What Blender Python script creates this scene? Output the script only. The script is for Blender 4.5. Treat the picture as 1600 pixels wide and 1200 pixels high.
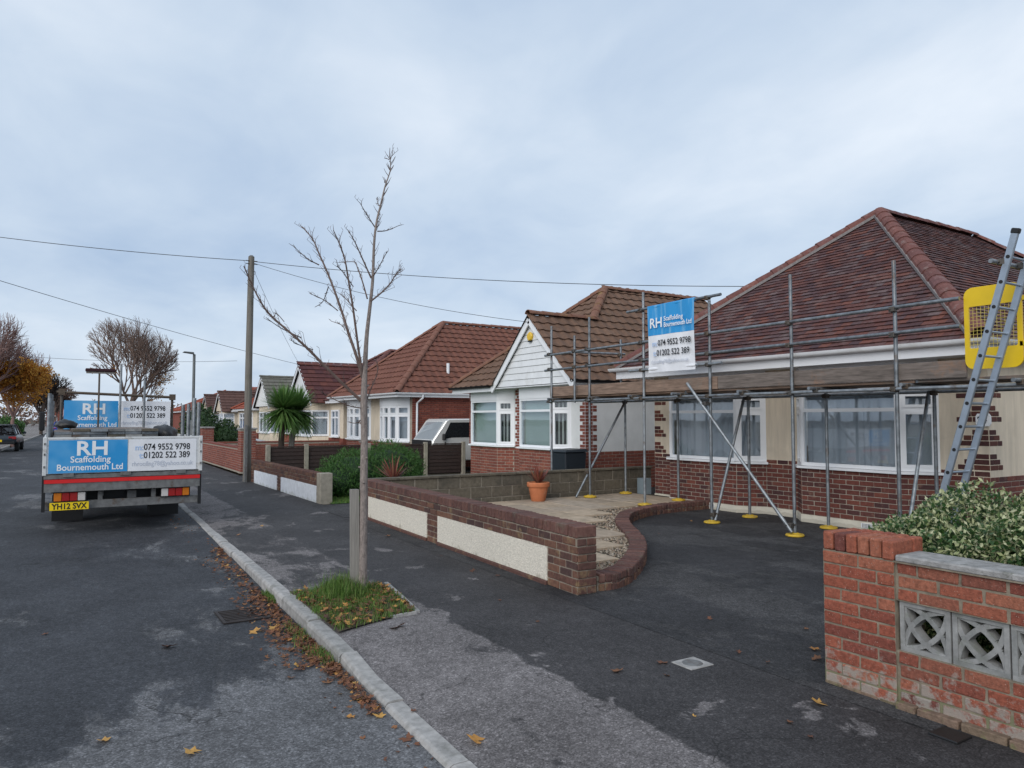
import bpy, bmesh, math, random
from mathutils import Vector, Matrix
R = math.radians
random.seed(7)
for o in list(bpy.data.objects): bpy.data.objects.remove(o)
scene = bpy.context.scene
COL = scene.collection
# ------------------------------------------------------------------ camera
cam = bpy.data.cameras.new('camera'); co = bpy.data.objects.new('camera', cam); COL.objects.link(co)
cam.sensor_width = 36; cam.lens = 1150 / 1600 * 36; cam.clip_start = .05; cam.clip_end = 3000
co.location = (0, 0, 1.65); co.rotation_euler = (R(90 + 2.738), 0, R(-31.84))
scene.camera = co
EYE = Vector((0, 0, 1.65))
# ------------------------------------------------------------------ world: overcast sky
SUN_EL, SUN_ROT = 30, 238
w = bpy.data.worlds.new('World'); scene.world = w; w.use_nodes = True
nt = w.node_tree; nt.nodes.clear()
def nd(t, **k):
    n = nt.nodes.new(t)
    for a, b in k.items():
        if a.startswith('i_'): n.inputs[int(a[2:])].default_value = b
        else: setattr(n, a, b)
    return n
def lk(a, b): nt.links.new(a, b)
out = nd('ShaderNodeOutputWorld'); bg = nd('ShaderNodeBackground'); lk(bg.outputs[0], out.inputs[0])
sky = nd('ShaderNodeTexSky', sky_type='NISHITA'); sky.sun_disc = False
sky.sun_elevation = R(SUN_EL); sky.sun_rotation = R(SUN_ROT); sky.air_density = 1.0; sky.dust_density = 2.0
sc = nd('ShaderNodeVectorMath', operation='SCALE'); sc.inputs[3].default_value = .085; lk(sky.outputs[0], sc.inputs[0])
tc = nd('ShaderNodeTexCoord'); sep = nd('ShaderNodeSeparateXYZ'); lk(tc.outputs['Generated'], sep.inputs[0])
zz = nd('ShaderNodeMath', operation='MAXIMUM', i_1=0.0); lk(sep.outputs[2], zz.inputs[0])
za = nd('ShaderNodeMath', operation='ADD', i_1=.22); lk(zz.outputs[0], za.inputs[0])
dx = nd('ShaderNodeMath', operation='DIVIDE'); lk(sep.outputs[0], dx.inputs[0]); lk(za.outputs[0], dx.inputs[1])
dy = nd('ShaderNodeMath', operation='DIVIDE'); lk(sep.outputs[1], dy.inputs[0]); lk(za.outputs[0], dy.inputs[1])
cmb = nd('ShaderNodeCombineXYZ'); lk(dx.outputs[0], cmb.inputs[0]); lk(dy.outputs[0], cmb.inputs[1])
mp = nd('ShaderNodeMapping'); mp.inputs['Scale'].default_value = (1.0, .78, 1); mp.inputs['Rotation'].default_value = (0, 0, R(-25)); lk(cmb.outputs[0], mp.inputs[0])
n1 = nd('ShaderNodeTexNoise'); n1.inputs['Scale'].default_value = 1.0; n1.inputs['Detail'].default_value = 6; n1.inputs['Roughness'].default_value = .5; n1.inputs['Distortion'].default_value = .35; lk(mp.outputs[0], n1.inputs[0])
rp = nd('ShaderNodeValToRGB'); e = rp.color_ramp.elements
e[0].position = .30; e[0].color = (.335, .44, .60, 1); e[1].position = .69; e[1].color = (.68, .74, .815, 1)
m_ = e.new(.5); m_.color = (.50, .59, .705, 1)
n2 = nd('ShaderNodeTexNoise'); n2.inputs['Scale'].default_value = 3.4; n2.inputs['Detail'].default_value = 7; n2.inputs['Roughness'].default_value = .55; n2.inputs['Distortion'].default_value = .5; lk(mp.outputs[0], n2.inputs[0])
nm = nd('ShaderNodeMix', data_type='FLOAT'); nm.inputs[0].default_value = .22; lk(n1.outputs[0], nm.inputs[2]); lk(n2.outputs[0], nm.inputs[3]); lk(nm.outputs[0], rp.inputs[0])
mix = nd('ShaderNodeMix', data_type='RGBA'); mix.inputs[0].default_value = .90; lk(sc.outputs[0], mix.inputs[6]); lk(rp.outputs[0], mix.inputs[7])
lk(mix.outputs[2], bg.inputs[0]); bg.inputs[1].default_value = 1.0
# ------------------------------------------------------------------ sun behind cloud
sl = bpy.data.lights.new('sun', 'SUN'); sl.energy = 1.5; sl.angle = R(50); sl.color = (1, .97, .93)
so = bpy.data.objects.new('sun', sl); COL.objects.link(so); so.rotation_euler = (R(90 - SUN_EL), 0, R(-58)); so.location = (-10, -10, 30)
vs = scene.view_settings; vs.view_transform = 'Standard'; vs.look = 'None'; vs.gamma = 1; vs.use_curve_mapping = False; vs.exposure = .36

# ------------------------------------------------------------------ materials
MATS = {}
def nodes(name):
    m = bpy.data.materials.new(name); m.use_nodes = True; t = m.node_tree; t.nodes.clear()
    o = t.nodes.new('ShaderNodeOutputMaterial'); b = t.nodes.new('ShaderNodeBsdfPrincipled'); t.links.new(b.outputs[0], o.inputs[0])
    return m, t, b, o
def N(t, typ, ins=None, **k):
    n = t.nodes.new(typ)
    for a, b in k.items(): setattr(n, a, b)
    for a, b in (ins or {}).items():
        if isinstance(b, bpy.types.NodeSocket): t.links.new(b, n.inputs[a])
        else: n.inputs[a].default_value = b
    return n
def ramp(t, fac, stops, interp='LINEAR'):
    r = t.nodes.new('ShaderNodeValToRGB'); r.color_ramp.interpolation = interp
    el = r.color_ramp.elements
    while len(el) > 1: el.remove(el[0])
    el[0].position = stops[0][0]; c = stops[0][1]; el[0].color = (*c, 1) if not isinstance(c, (int, float)) else (c, c, c, 1)
    for p, c in stops[1:]:
        x = el.new(p); x.color = (*c, 1) if not isinstance(c, (int, float)) else (c, c, c, 1)
    t.links.new(fac, r.inputs[0]); return r.outputs[0]
def noise(t, vec, scale, detail=3, rough=.55, dist=0):
    n = N(t, 'ShaderNodeTexNoise', {0: vec}); n.inputs['Scale'].default_value = scale; n.inputs['Detail'].default_value = detail
    n.inputs['Roughness'].default_value = rough; n.inputs['Distortion'].default_value = dist; return n.outputs[0]
def mixc(t, f, a, b, mode='MIX'):
    n = t.nodes.new('ShaderNodeMix'); n.data_type = 'RGBA'; n.blend_type = mode
    for i, v in ((0, f), (6, a), (7, b)):
        if isinstance(v, bpy.types.NodeSocket): t.links.new(v, n.inputs[i])
        elif i == 0: n.inputs[0].default_value = v
        else: n.inputs[i].default_value = (*v, 1)
    return n.outputs[2]
def math_(t, op, a, b=0, clamp=False):
    n = t.nodes.new('ShaderNodeMath'); n.operation = op; n.use_clamp = clamp
    for i, v in ((0, a), (1, b)):
        if isinstance(v, bpy.types.NodeSocket): t.links.new(v, n.inputs[i])
        else: n.inputs[i].default_value = v
    return n.outputs[0]
def mat(name, pal, rough=.8, nscale=9, namt=.25, bump=.25, bscale=70, bdist=.004, metal=0, spec=.3, stain=None, streak=None, fleck=None, trans=0):
    """procedural: palette by object / island random, world-space noise, bump; stain = (colour, amount, scale[, zlo, zhi])"""
    if name in MATS: return MATS[name]
    m, t, b, o = nodes(name); MATS[name] = m
    g = N(t, 'ShaderNodeNewGeometry'); pos = g.outputs['Position']
    if len(pal) > 1:
        oi = N(t, 'ShaderNodeObjectInfo')
        rnd = math_(t, 'FRACT', math_(t, 'ADD', oi.outputs['Random'], g.outputs['Random Per Island']))
        c = ramp(t, rnd, [(i / max(1, len(pal) - 1), p) for i, p in enumerate(pal)])
    else:
        rr = N(t, 'ShaderNodeRGB'); rr.outputs[0].default_value = (*pal[0], 1); c = rr.outputs[0]
    v = pos
    if streak:
        v = N(t, 'ShaderNodeMapping', {0: pos}); v.inputs['Scale'].default_value = streak; v = v.outputs[0]
    n1 = noise(t, v, nscale, 5, .6)
    f = ramp(t, n1, [(.25, 1 - namt), (.75, 1 + namt)])
    c = mixc(t, 1.0, c, f, 'MULTIPLY')
    if fleck:
        c = mixc(t, ramp(t, noise(t, pos, fleck[1], 1), [(fleck[2], 0), (fleck[2] + .04, 1)]), c, fleck[0])
    if stain:
        sn = noise(t, pos, stain[2], 5, .65)
        if len(stain) > 3:
            z = N(t, 'ShaderNodeSeparateXYZ', {0: pos}).outputs[2]
            zf = N(t, 'ShaderNodeMapRange', {0: z, 1: stain[3], 2: stain[4], 3: stain[5] if len(stain) > 5 else .5, 4: -.35}).outputs[0]
            sn = math_(t, 'ADD', sn, zf)
        sf = ramp(t, sn, [(.56, 0), (.68, stain[1])])
        c = mixc(t, sf, c, stain[0])
    t.links.new(c, b.inputs['Base Color'])
    b.inputs['Roughness'].default_value = rough; b.inputs['Metallic'].default_value = metal
    b.inputs['Specular IOR Level'].default_value = spec
    if bump:
        bn = N(t, 'ShaderNodeBump'); bn.inputs['Strength'].default_value = bump; bn.inputs['Distance'].default_value = bdist
        t.links.new(noise(t, v, bscale, 4, .6), bn.inputs['Height']); t.links.new(bn.outputs[0], b.inputs['Normal'])
    if trans:
        tr = N(t, 'ShaderNodeBsdfTranslucent'); t.links.new(c, tr.inputs[0])
        mx = N(t, 'ShaderNodeMixShader', {0: trans}); t.links.new(b.outputs[0], mx.inputs[1]); t.links.new(tr.outputs[0], mx.inputs[2]); t.links.new(mx.outputs[0], o.inputs[0])
    return m
def tarmac(name, dry, damp, strip=None, ybound=None, cover=.5, speck=.5):
    """worn tarmac: aggregate speckle, damp patches; strip=(x_mid, slope): lighter old surface on the low-x side"""
    m, t, b, o = nodes(name); MATS[name] = m
    g = N(t, 'ShaderNodeNewGeometry'); pos = g.outputs['Position']
    s = N(t, 'ShaderNodeSeparateXYZ', {0: pos})
    mp = N(t, 'ShaderNodeMapping', {0: pos}); mp.inputs['Scale'].default_value = (1, .55, 1)
    big = noise(t, mp.outputs[0], .55, 8, .66, .5)
    mid = noise(t, mp.outputs[0], 2.6, 9, .74, .5)
    k = math_(t, 'ADD', math_(t, 'MULTIPLY', big, .68), math_(t, 'MULTIPLY', mid, .36))
    if ybound is not None:
        k = math_(t, 'ADD', k, N(t, 'ShaderNodeMapRange', {0: s.outputs[1], 1: ybound - .8, 2: ybound + .8, 3: -.12, 4: .05}).outputs[0])
    f = ramp(t, k, [(cover - .012, 0), (cover + .006, .75), (cover + .04, 1)])
    if strip:
        xs = math_(t, 'SUBTRACT', s.outputs[0], math_(t, 'ADD', math_(t, 'MULTIPLY', s.outputs[1], strip[1]), strip[0]))
        xs = math_(t, 'ADD', xs, math_(t, 'MULTIPLY', math_(t, 'SUBTRACT', noise(t, pos, 3.2, 4, .6), .5), .22))
        sf = ramp(t, math_(t, 'ADD', math_(t, 'MULTIPLY', xs, 5.0), .5), [(.42, 0), (.58, 1)])
        f2 = ramp(t, math_(t, 'ADD', k, -.17), [(cover - .05, 1), (cover - .08, 1)])
        lightpatch = ramp(t, math_(t, 'ADD', math_(t, 'MULTIPLY', noise(t, pos, 1.5, 4, .6, .4), .75), math_(t, 'MULTIPLY', mid, .3)), [(.415, 0), (.435, 1)])
        f = math_(t, 'MAXIMUM', f, math_(t, 'MULTIPLY', sf, math_(t, 'ADD', math_(t, 'MULTIPLY', lightpatch, .55), .45)))
        f = math_(t, 'MULTIPLY', f, math_(t, 'ADD', math_(t, 'MULTIPLY', math_(t, 'MULTIPLY', sf, math_(t, 'SUBTRACT', 1.0, lightpatch)), -.75), 1.0))
    c = mixc(t, f, dry, damp)
    sp = noise(t, pos, 105, 3, .8)
    c = mixc(t, 1.0, c, ramp(t, sp, [(.30, 1 - speck), (.5, 1), (.70, 1 + speck)]), 'MULTIPLY')
    vc = N(t, 'ShaderNodeTexVoronoi', {0: pos}); vc.inputs['Scale'].default_value = 95
    vr = N(t, 'ShaderNodeSeparateColor', {0: vc.outputs['Color']}).outputs[0]
    c = mixc(t, 1.0, c, ramp(t, vr, [(.0, .68), (.55, .94), (.85, 1.15), (1.0, 1.6)]), 'MULTIPLY')
    c = mixc(t, 1.0, c, ramp(t, noise(t, mp.outputs[0], 22, 4, .75), [(.3, .75), (.7, 1.25)]), 'MULTIPLY')
    # tyre-worn tracks and darker old repairs
    c = mixc(t, 1.0, c, ramp(t, noise(t, pos, 1.1, 3, .5), [(.35, .84), (.65, 1.14)]), 'MULTIPLY')
    c = mixc(t, 1.0, c, ramp(t, noise(t, pos, 5.5, 6, .7), [(.25, .78), (.75, 1.2)]), 'MULTIPLY')
    # hairline cracks
    vo = N(t, 'ShaderNodeTexVoronoi', feature='DISTANCE_TO_EDGE'); vo.inputs['Scale'].default_value = .55
    wv = N(t, 'ShaderNodeVectorMath', {0: pos}, operation='ADD')
    nn = N(t, 'ShaderNodeTexNoise', {0: pos}); nn.inputs['Scale'].default_value = 1.7; nn.inputs['Detail'].default_value = 5
    nv = N(t, 'ShaderNodeVectorMath', {0: nn.outputs[1]}, operation='SCALE'); nv.inputs[3].default_value = 1.3
    t.links.new(nv.outputs[0], wv.inputs[1]); t.links.new(wv.outputs[0], vo.inputs[0])
    ck = math_(t, 'MULTIPLY', ramp(t, vo.outputs[0], [(0.0, 1), (.006, 0)]), ramp(t, noise(t, pos, .6, 2), [(.48, 0), (.56, .8)]))
    c = mixc(t, ck, c, (.018, .018, .018))
    t.links.new(c, b.inputs['Base Color'])
    t.links.new(ramp(t, f, [(0, .95), (1, .72)]), b.inputs['Roughness']); b.inputs['Specular IOR Level'].default_value = .16
    bn = N(t, 'ShaderNodeBump'); bn.inputs['Strength'].default_value = .55; bn.inputs['Distance'].default_value = .006
    t.links.new(sp, bn.inputs['Height']); t.links.new(bn.outputs[0], b.inputs['Normal'])
    return m
def plain(name, c, rough=.5, metal=0, spec=.4, namt=.08, bump=0.0): return mat(name, [c], rough, 6, namt, bump, 60, .003, metal, spec)
def glass_mat(name, tint=(.75, .8, .82), base=.10, k=1.0):
    m = bpy.data.materials.new(name); m.use_nodes = True; t = m.node_tree; t.nodes.clear(); MATS[name] = m
    o = t.nodes.new('ShaderNodeOutputMaterial'); tr = N(t, 'ShaderNodeBsdfTransparent', {0: (*tint, 1)}); gl = N(t, 'ShaderNodeBsdfGlossy', {0: (.95, .97, 1, 1), 1: .015})
    g = N(t, 'ShaderNodeNewGeometry'); bn = N(t, 'ShaderNodeBump'); bn.inputs['Strength'].default_value = .03; bn.inputs['Distance'].default_value = .02
    t.links.new(noise(t, g.outputs['Position'], 1.7, 2), bn.inputs['Height']); t.links.new(bn.outputs[0], gl.inputs['Normal'])
    fr = N(t, 'ShaderNodeLayerWeight')
    f = math_(t, 'ADD', math_(t, 'MULTIPLY', math_(t, 'POWER', fr.outputs['Facing'], 4.0), .8 * k), base, True)
    mx = N(t, 'ShaderNodeMixShader', {0: f, 1: tr.outputs[0], 2: gl.outputs[0]}); t.links.new(mx.outputs[0], o.inputs[0]); return m
def net_mat(name, c, op):
    m = bpy.data.materials.new(name); m.use_nodes = True; t = m.node_tree; t.nodes.clear(); MATS[name] = m
    o = t.nodes.new('ShaderNodeOutputMaterial'); tr = N(t, 'ShaderNodeBsdfTransparent'); d = N(t, 'ShaderNodeBsdfDiffuse', {0: (*c, 1)}); tl = N(t, 'ShaderNodeBsdfTranslucent', {0: (*c, 1)})
    a = N(t, 'ShaderNodeMixShader', {0: .3, 1: d.outputs[0], 2: tl.outputs[0]})
    mx = N(t, 'ShaderNodeMixShader', {0: op, 1: tr.outputs[0], 2: a.outputs[0]}); t.links.new(mx.outputs[0], o.inputs[0]); return m

ROAD = tarmac('road_tarmac', (.132, .132, .137), (.052, .054, .060), None, 4.9, .495, .5)
PAVE = tarmac('pavement_tarmac', (.165, .152, .151), (.053, .050, .051), (2.74, .012), None, .55, .5)
DRIVE = tarmac('drive_tarmac', (.064, .062, .063), (.041, .040, .042), None, None, .50, .5)
LPAVE = tarmac('far_pavement', (.22, .20, .19), (.12, .11, .105), None, None, .6)
EARTH = mat('earth', [(.07, .055, .035)], .95, 4, .4, .6, 40, .02)
GRASSBED = mat('grass_bed', [(.06, .13, .025)], .95, 5, .4, .5, 60, .02)
KERB = mat('kerb_concrete', [(.29, .28, .27), (.36, .345, .33), (.24, .235, .225)], .92, 16, .35, .4, 120, .004, stain=((.13, .13, .11), .6, 3.5))
MORTAR = mat('mortar', [(.33, .29, .24)], .95, 12, .25, .5, 90, .005)
MORTARD = mat('mortar_dark', [(.24, .20, .16)], .95, 12, .3, .5, 90, .005)
BRICKF = mat('footing_brick', [(.16, .12, .085), (.20, .135, .10), (.13, .115, .07)], .95, 30, .4, .9, 110, .006, stain=((.15, .165, .07), .8, 12))
MORTARN = mat('mortar_near', [(.22, .185, .14)], .95, 12, .4, .7, 90, .006, stain=((.16, .17, .09), .7, 9, -.05, .3))
BRICKH = mat('house_brick', [(.14, .043, .034), (.095, .034, .031), (.175, .058, .042), (.065, .031, .032), (.13, .045, .036), (.16, .05, .038)], .85, 30, .25, .35, 140, .003, stain=((.24, .14, .10), .5, 9))
BRICKQ = mat('quoin_brick', [(.09, .034, .030), (.065, .028, .028), (.12, .045, .034)], .85, 30, .25, .35, 140, .003)
BRICKW = mat('garden_brick', [(.085, .045, .038), (.12, .058, .044), (.065, .038, .035), (.15, .075, .05), (.10, .048, .04)], .9, 28, .35, .5, 130, .004, stain=((.27, .19, .10), .55, 6))
BRICKC = mat('coping_brick', [(.125, .062, .05), (.095, .048, .042), (.15, .075, .06), (.075, .042, .038)], .9, 28, .35, .5, 130, .004, stain=((.12, .11, .085), .6, 7))
BRICKN = mat('near_brick', [(.25, .070, .045), (.29, .092, .056), (.18, .054, .04), (.26, .078, .048), (.31, .115, .07), (.135, .046, .038)], .92, 42, .42, .9, 120, .006,
             stain=((.31, .295, .26), .8, 13, .0, .6, .22), fleck=((.42, .30, .25), 130, .70))
BRICKR = mat('red_brick', [(.225, .068, .048), (.18, .056, .043), (.26, .084, .058), (.15, .05, .04)], .9, 24, .25, .3, 120, .003)
BLOCK = mat('concrete_block', [(.115, .098, .075), (.14, .12, .09), (.10, .088, .07)], .95, 18, .35, .6, 150, .006, stain=((.06, .055, .045), .6, 3))
SCREEN = mat('screen_concrete', [(.235, .235, .23), (.27, .27, .265), (.21, .215, .21)], .95, 14, .35, .5, 180, .003, stain=((.17, .18, .15), .6, 8))
COPING = mat('coping_stone', [(.31, .30, .29), (.27, .265, .26)], .95, 18, .4, .8, 110, .006, stain=((.10, .10, .075), .8, 14))
SLAB = mat('patio_slab', [(.36, .28, .20), (.42, .33, .24), (.33, .26, .195), (.39, .32, .25)], .9, 7, .25, .4, 90, .004, stain=((.17, .14, .10), .55, 3))
GRAVEL = mat('gravel', [(.30, .24, .17), (.20, .15, .11), (.42, .36, .29), (.14, .11, .09), (.33, .22, .15)], .9, 40, .2, 0)
RENDER = mat('cream_render', [(.68, .585, .46)], .95, 3, .16, .6, 110, .008, streak=(3.5, 3.5, .45), stain=((.55, .47, .37), .5, 1.4))
RENDERW = mat('white_render', [(.72, .72, .71)], .95, 3, .08, .5, 100, .006)
DASH = mat('pebbledash', [(.68, .63, .54)], .98, 45, .22, 1.0, 60, .014, stain=((.40, .355, .28), .75, 5, -.16, .26))
DASHW = mat('pebbledash_white', [(.68, .70, .74)], .98, 9, .14, .7, 75, .01, stain=((.40, .42, .38), .5, 4, -.1, .2))
PLINTH = mat('plinth_paint', [(.62, .58, .49)], .9, 5, .12, .3, 70, .004, stain=((.36, .33, .27), .5, 5, 0, .12))
UPVC = mat('white_plastic', [(.80, .81, .83)], .35, 2, .04, 0, spec=.5)
UPVCD = mat('white_plastic_weathered', [(.72, .73, .74)], .45, 4, .08, 0, stain=((.50, .49, .45), .4, 2.2))
GLASS = glass_mat('window_glass', (.88, .91, .93), .085, 1.0)
CARGLASS = glass_mat('car_glass', (.25, .28, .30), .08, 1.2)
NET = net_mat('net_curtain', (.86, .89, .93), .82)
BLIND = mat('blind', [(.50, .53, .47), (.56, .58, .52)], .8, 3, .06, 0)
BLINDG = mat('blind_green', [(.44, .52, .47)], .8, 2, .06, 0)
ROOM = plain('room_dim', (.055, .055, .06), .9)  # dark grey puts the dimness of unlit interiors into the colour
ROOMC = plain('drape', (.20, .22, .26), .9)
TILE1 = mat('plain_tile', [(.085, .036, .034), (.115, .045, .037), (.062, .032, .034), (.155, .058, .042), (.092, .044, .042), (.066, .037, .041), (.125, .049, .039), (.112, .07, .068), (.075, .039, .043), (.135, .09, .088)], .8, 26, .3, .4, 110, .004, stain=((.20, .17, .165), .45, 2.2))
HIP1 = mat('hip_tile', [(.16, .062, .050), (.13, .056, .050), (.19, .078, .062), (.12, .06, .062)], .85, 14, .3, .4, 90, .004, stain=((.26, .21, .19), .5, 5))
TILE2 = mat('concrete_tile_brown', [(.150, .088, .060), (.13, .076, .052), (.17, .102, .070)], .9, 10, .2, .4, 120, .004, stain=((.09, .065, .045), .5, 2.4))
HIP2 = mat('hip_brown', [(.20, .10, .066), (.17, .085, .06)], .9, 8, .25, .4, 90, .004, stain=((.24, .17, .05), .5, 4))
TILE3 = mat('concrete_tile_red', [(.165, .068, .048), (.145, .06, .042), (.185, .078, .054)], .9, 8, .2, .3, 100, .004, stain=((.12, .06, .042), .5, 1.6))
HIP3 = mat('hip_red', [(.195, .09, .064)], .9, 6, .2, .3, 90)
TILE4 = mat('tile_dark_red', [(.10, .036, .032), (.075, .03, .032), (.13, .046, .036)], .9, 12, .25, .3, 90)
TILE5 = mat('tile_grey_green', [(.155, .148, .125), (.135, .13, .11)], .9, 8, .2, .3, 90)
TILE6 = mat('tile_bright_red', [(.30, .075, .042), (.26, .065, .038)], .9, 8, .2, .3, 90)
TILE7 = mat('tile_brown', [(.10, .055, .048), (.12, .065, .052)], .9, 8, .2, .3, 90)
SLATE = mat('slate', [(.07, .08, .09)], .7, 8, .2, .2, 90)
BEDDING = mat('bedding_mortar', [(.22, .20, .195)], .95, 20, .3, .5, 90)
DECKM = plain('roof_felt', (.03, .028, .028), .95)
STEEL = mat('galvanised_tube', [(.25, .27, .285), (.19, .205, .22), (.30, .32, .335)], .48, 11, .45, .3, 60, .002, .7, .5, stain=((.15, .10, .07), .65, 5))
STEELD = mat('coupler_steel', [(.10, .095, .09), (.13, .10, .075)], .55, 20, .3, .3, 90, .003, .6)
ALU = mat('ladder_aluminium', [(.36, .41, .47)], .38, 9, .12, .1, 60, .002, .7, .5)
YELLOW = plain('yellow_plastic', (.74, .50, .01), .4, 0, .45, .05)
BOARD = mat('scaffold_timber', [(.235, .160, .118), (.20, .14, .108), (.265, .18, .13)], .9, 6, .5, .4, 60, .004, streak=(6, .6, 6), stain=((.19, .165, .14), .7, 2.2))
BOARDG = mat('scaffold_timber_grey', [(.165, .135, .118), (.145, .122, .108)], .9, 6, .5, .4, 60, .004, streak=(6, .6, 6), stain=((.30, .16, .09), .6, 2.0))
PADY = mat('worn_yellow_pad', [(.56, .36, .03), (.48, .32, .04)], .6, 14, .3, .2, 60, .002, stain=((.20, .16, .10), .7, 9))
BLACK = plain('black_plastic', (.012, .012, .013), .45)
RUBBER = plain('tyre_rubber', (.018, .018, .019), .85)
WHITEP = mat('truck_white_paint', [(.60, .61, .61)], .5, 7, .14, .1, 20, .003, stain=((.25, .22, .18), .65, 5))
GREYP = mat('chassis_grey', [(.17, .17, .168)], .65, 10, .4, .3, 60, .003, .3, stain=((.10, .06, .035), .75, 6))
REDP = plain('red_reflector', (.62, .02, .02), .35)
REDL = plain('red_lens', (.30, .012, .012), .2, 0, .6)
AMBER = plain('amber_lens', (.55, .16, .01), .2, 0, .6)
CLEARL = plain('clear_lens', (.55, .52, .5), .2, 0, .6)
PLATEY = plain('plate_yellow', (.82, .58, .01), .4)
PLATEW = plain('plate_white', (.75, .75, .75), .4)
INK = plain('black_ink', (.012, .012, .014), .6)
INKW = plain('white_ink', (.78, .80, .82), .5)
INKG = plain('faded_ink', (.52, .55, .62), .6)
INKB = plain('faded_blue_ink', (.42, .54, .74), .6)
def banner_blue():
    m, t, b, o = nodes('banner_blue'); MATS['banner_blue'] = m
    g = N(t, 'ShaderNodeNewGeometry'); mp = N(t, 'ShaderNodeMapping', {0: g.outputs['Position']}); mp.inputs['Rotation'].default_value = (R(38), R(38), 0); mp.inputs['Scale'].default_value = (1.0, 9, 1.0)
    f = ramp(t, noise(t, mp.outputs[0], 1.3, 3, .5), [(.50, 0), (.68, .42)])
    t.links.new(mixc(t, f, (.018, .27, .60), (.30, .58, .78)), b.inputs['Base Color']); b.inputs['Roughness'].default_value = .45; return m
BBLUE = banner_blue()
BWHITE = plain('banner_white', (.74, .75, .78), .5)
WOODP = mat('pole_wood', [(.17, .155, .135)], .95, 5, .3, .5, 40, .004, streak=(8, 8, .4), stain=((.10, .105, .07), .5, 2))
STAKE = mat('stake_wood', [(.22, .205, .185)], .95, 6, .3, .6, 50, .005, streak=(8, 8, .5))
BARK = mat('young_bark', [(.25, .21, .19)], .92, 14, .45, .9, 60, .006, streak=(5, 5, 1.6), stain=((.11, .085, .075), .8, 9))
LIMB = mat('limb_bark', [(.135, .095, .082)], .92, 14, .35, .6, 60, .004, stain=((.08, .06, .055), .7, 8))
TWIG = mat('twig_bark', [(.13, .095, .085), (.10, .075, .07)], .9, 9, .2, 0)
BARKD = mat('dark_bark', [(.075, .058, .048)], .95, 6, .3, .3, 30)
LEAFH = mat('hedge_leaf', [(.035, .085, .022), (.05, .11, .028), (.026, .065, .02), (.04, .10, .03), (.30, .34, .15), (.44, .46, .26), (.52, .52, .34), (.36, .40, .20)], .45, 60, .2, 0, spec=.4, trans=.2)
LEAFB = mat('bush_leaf', [(.050, .125, .028), (.075, .17, .038), (.034, .09, .024), (.10, .19, .05)], .6, 30, .2, 0, trans=.2)
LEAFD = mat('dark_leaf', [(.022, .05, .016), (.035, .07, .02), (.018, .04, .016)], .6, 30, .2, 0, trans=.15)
PALM = mat('palm_leaf', [(.09, .19, .045), (.13, .25, .06), (.06, .13, .035), (.19, .29, .085)], .5, 20, .2, 0, trans=.25)
CORDY = mat('red_spike_leaf', [(.20, .06, .045), (.28, .09, .06), (.14, .05, .045), (.33, .15, .07)], .5, 20, .2, 0, trans=.2)
GRASS = mat('grass_blade', [(.07, .16, .025), (.11, .21, .04), (.17, .24, .06), (.055, .12, .025), (.20, .20, .08)], .7, 20, .2, 0, trans=.25)
DEADLEAF = mat('dead_leaf', [(.20, .085, .045), (.13, .058, .035), (.27, .125, .055), (.09, .045, .032), (.23, .095, .05)], .7, 40, .25, 0, trans=.15)
GOLDLEAF = mat('gold_leaf', [(.50, .25, .06), (.44, .20, .06), (.56, .33, .09), (.40, .18, .07)], .65, 40, .2, 0, trans=.15)
AUTUMN = mat('autumn_leaf', [(.58, .30, .05), (.66, .38, .08), (.46, .20, .04), (.60, .27, .05)], .7, 2, .2, 0, trans=.5)
TERRA = mat('terracotta', [(.50, .17, .075)], .8, 8, .15, .3, 60, stain=((.55, .30, .2), .4, 7))
FENCE = mat('dark_fence', [(.034, .022, .02), (.042, .027, .024)], .75, 10, .25, .3, 60)
CONPOST = mat('concrete_post', [(.30, .27, .22)], .95, 10, .25, .4, 90)
BIN = plain('bin_plastic', (.018, .024, .032), .5)
LAMP = mat('lamp_column', [(.16, .17, .17)], .5, 8, .15, 0, metal=.4)
WIRE = plain('wire', (.03, .03, .032), .6)
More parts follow.
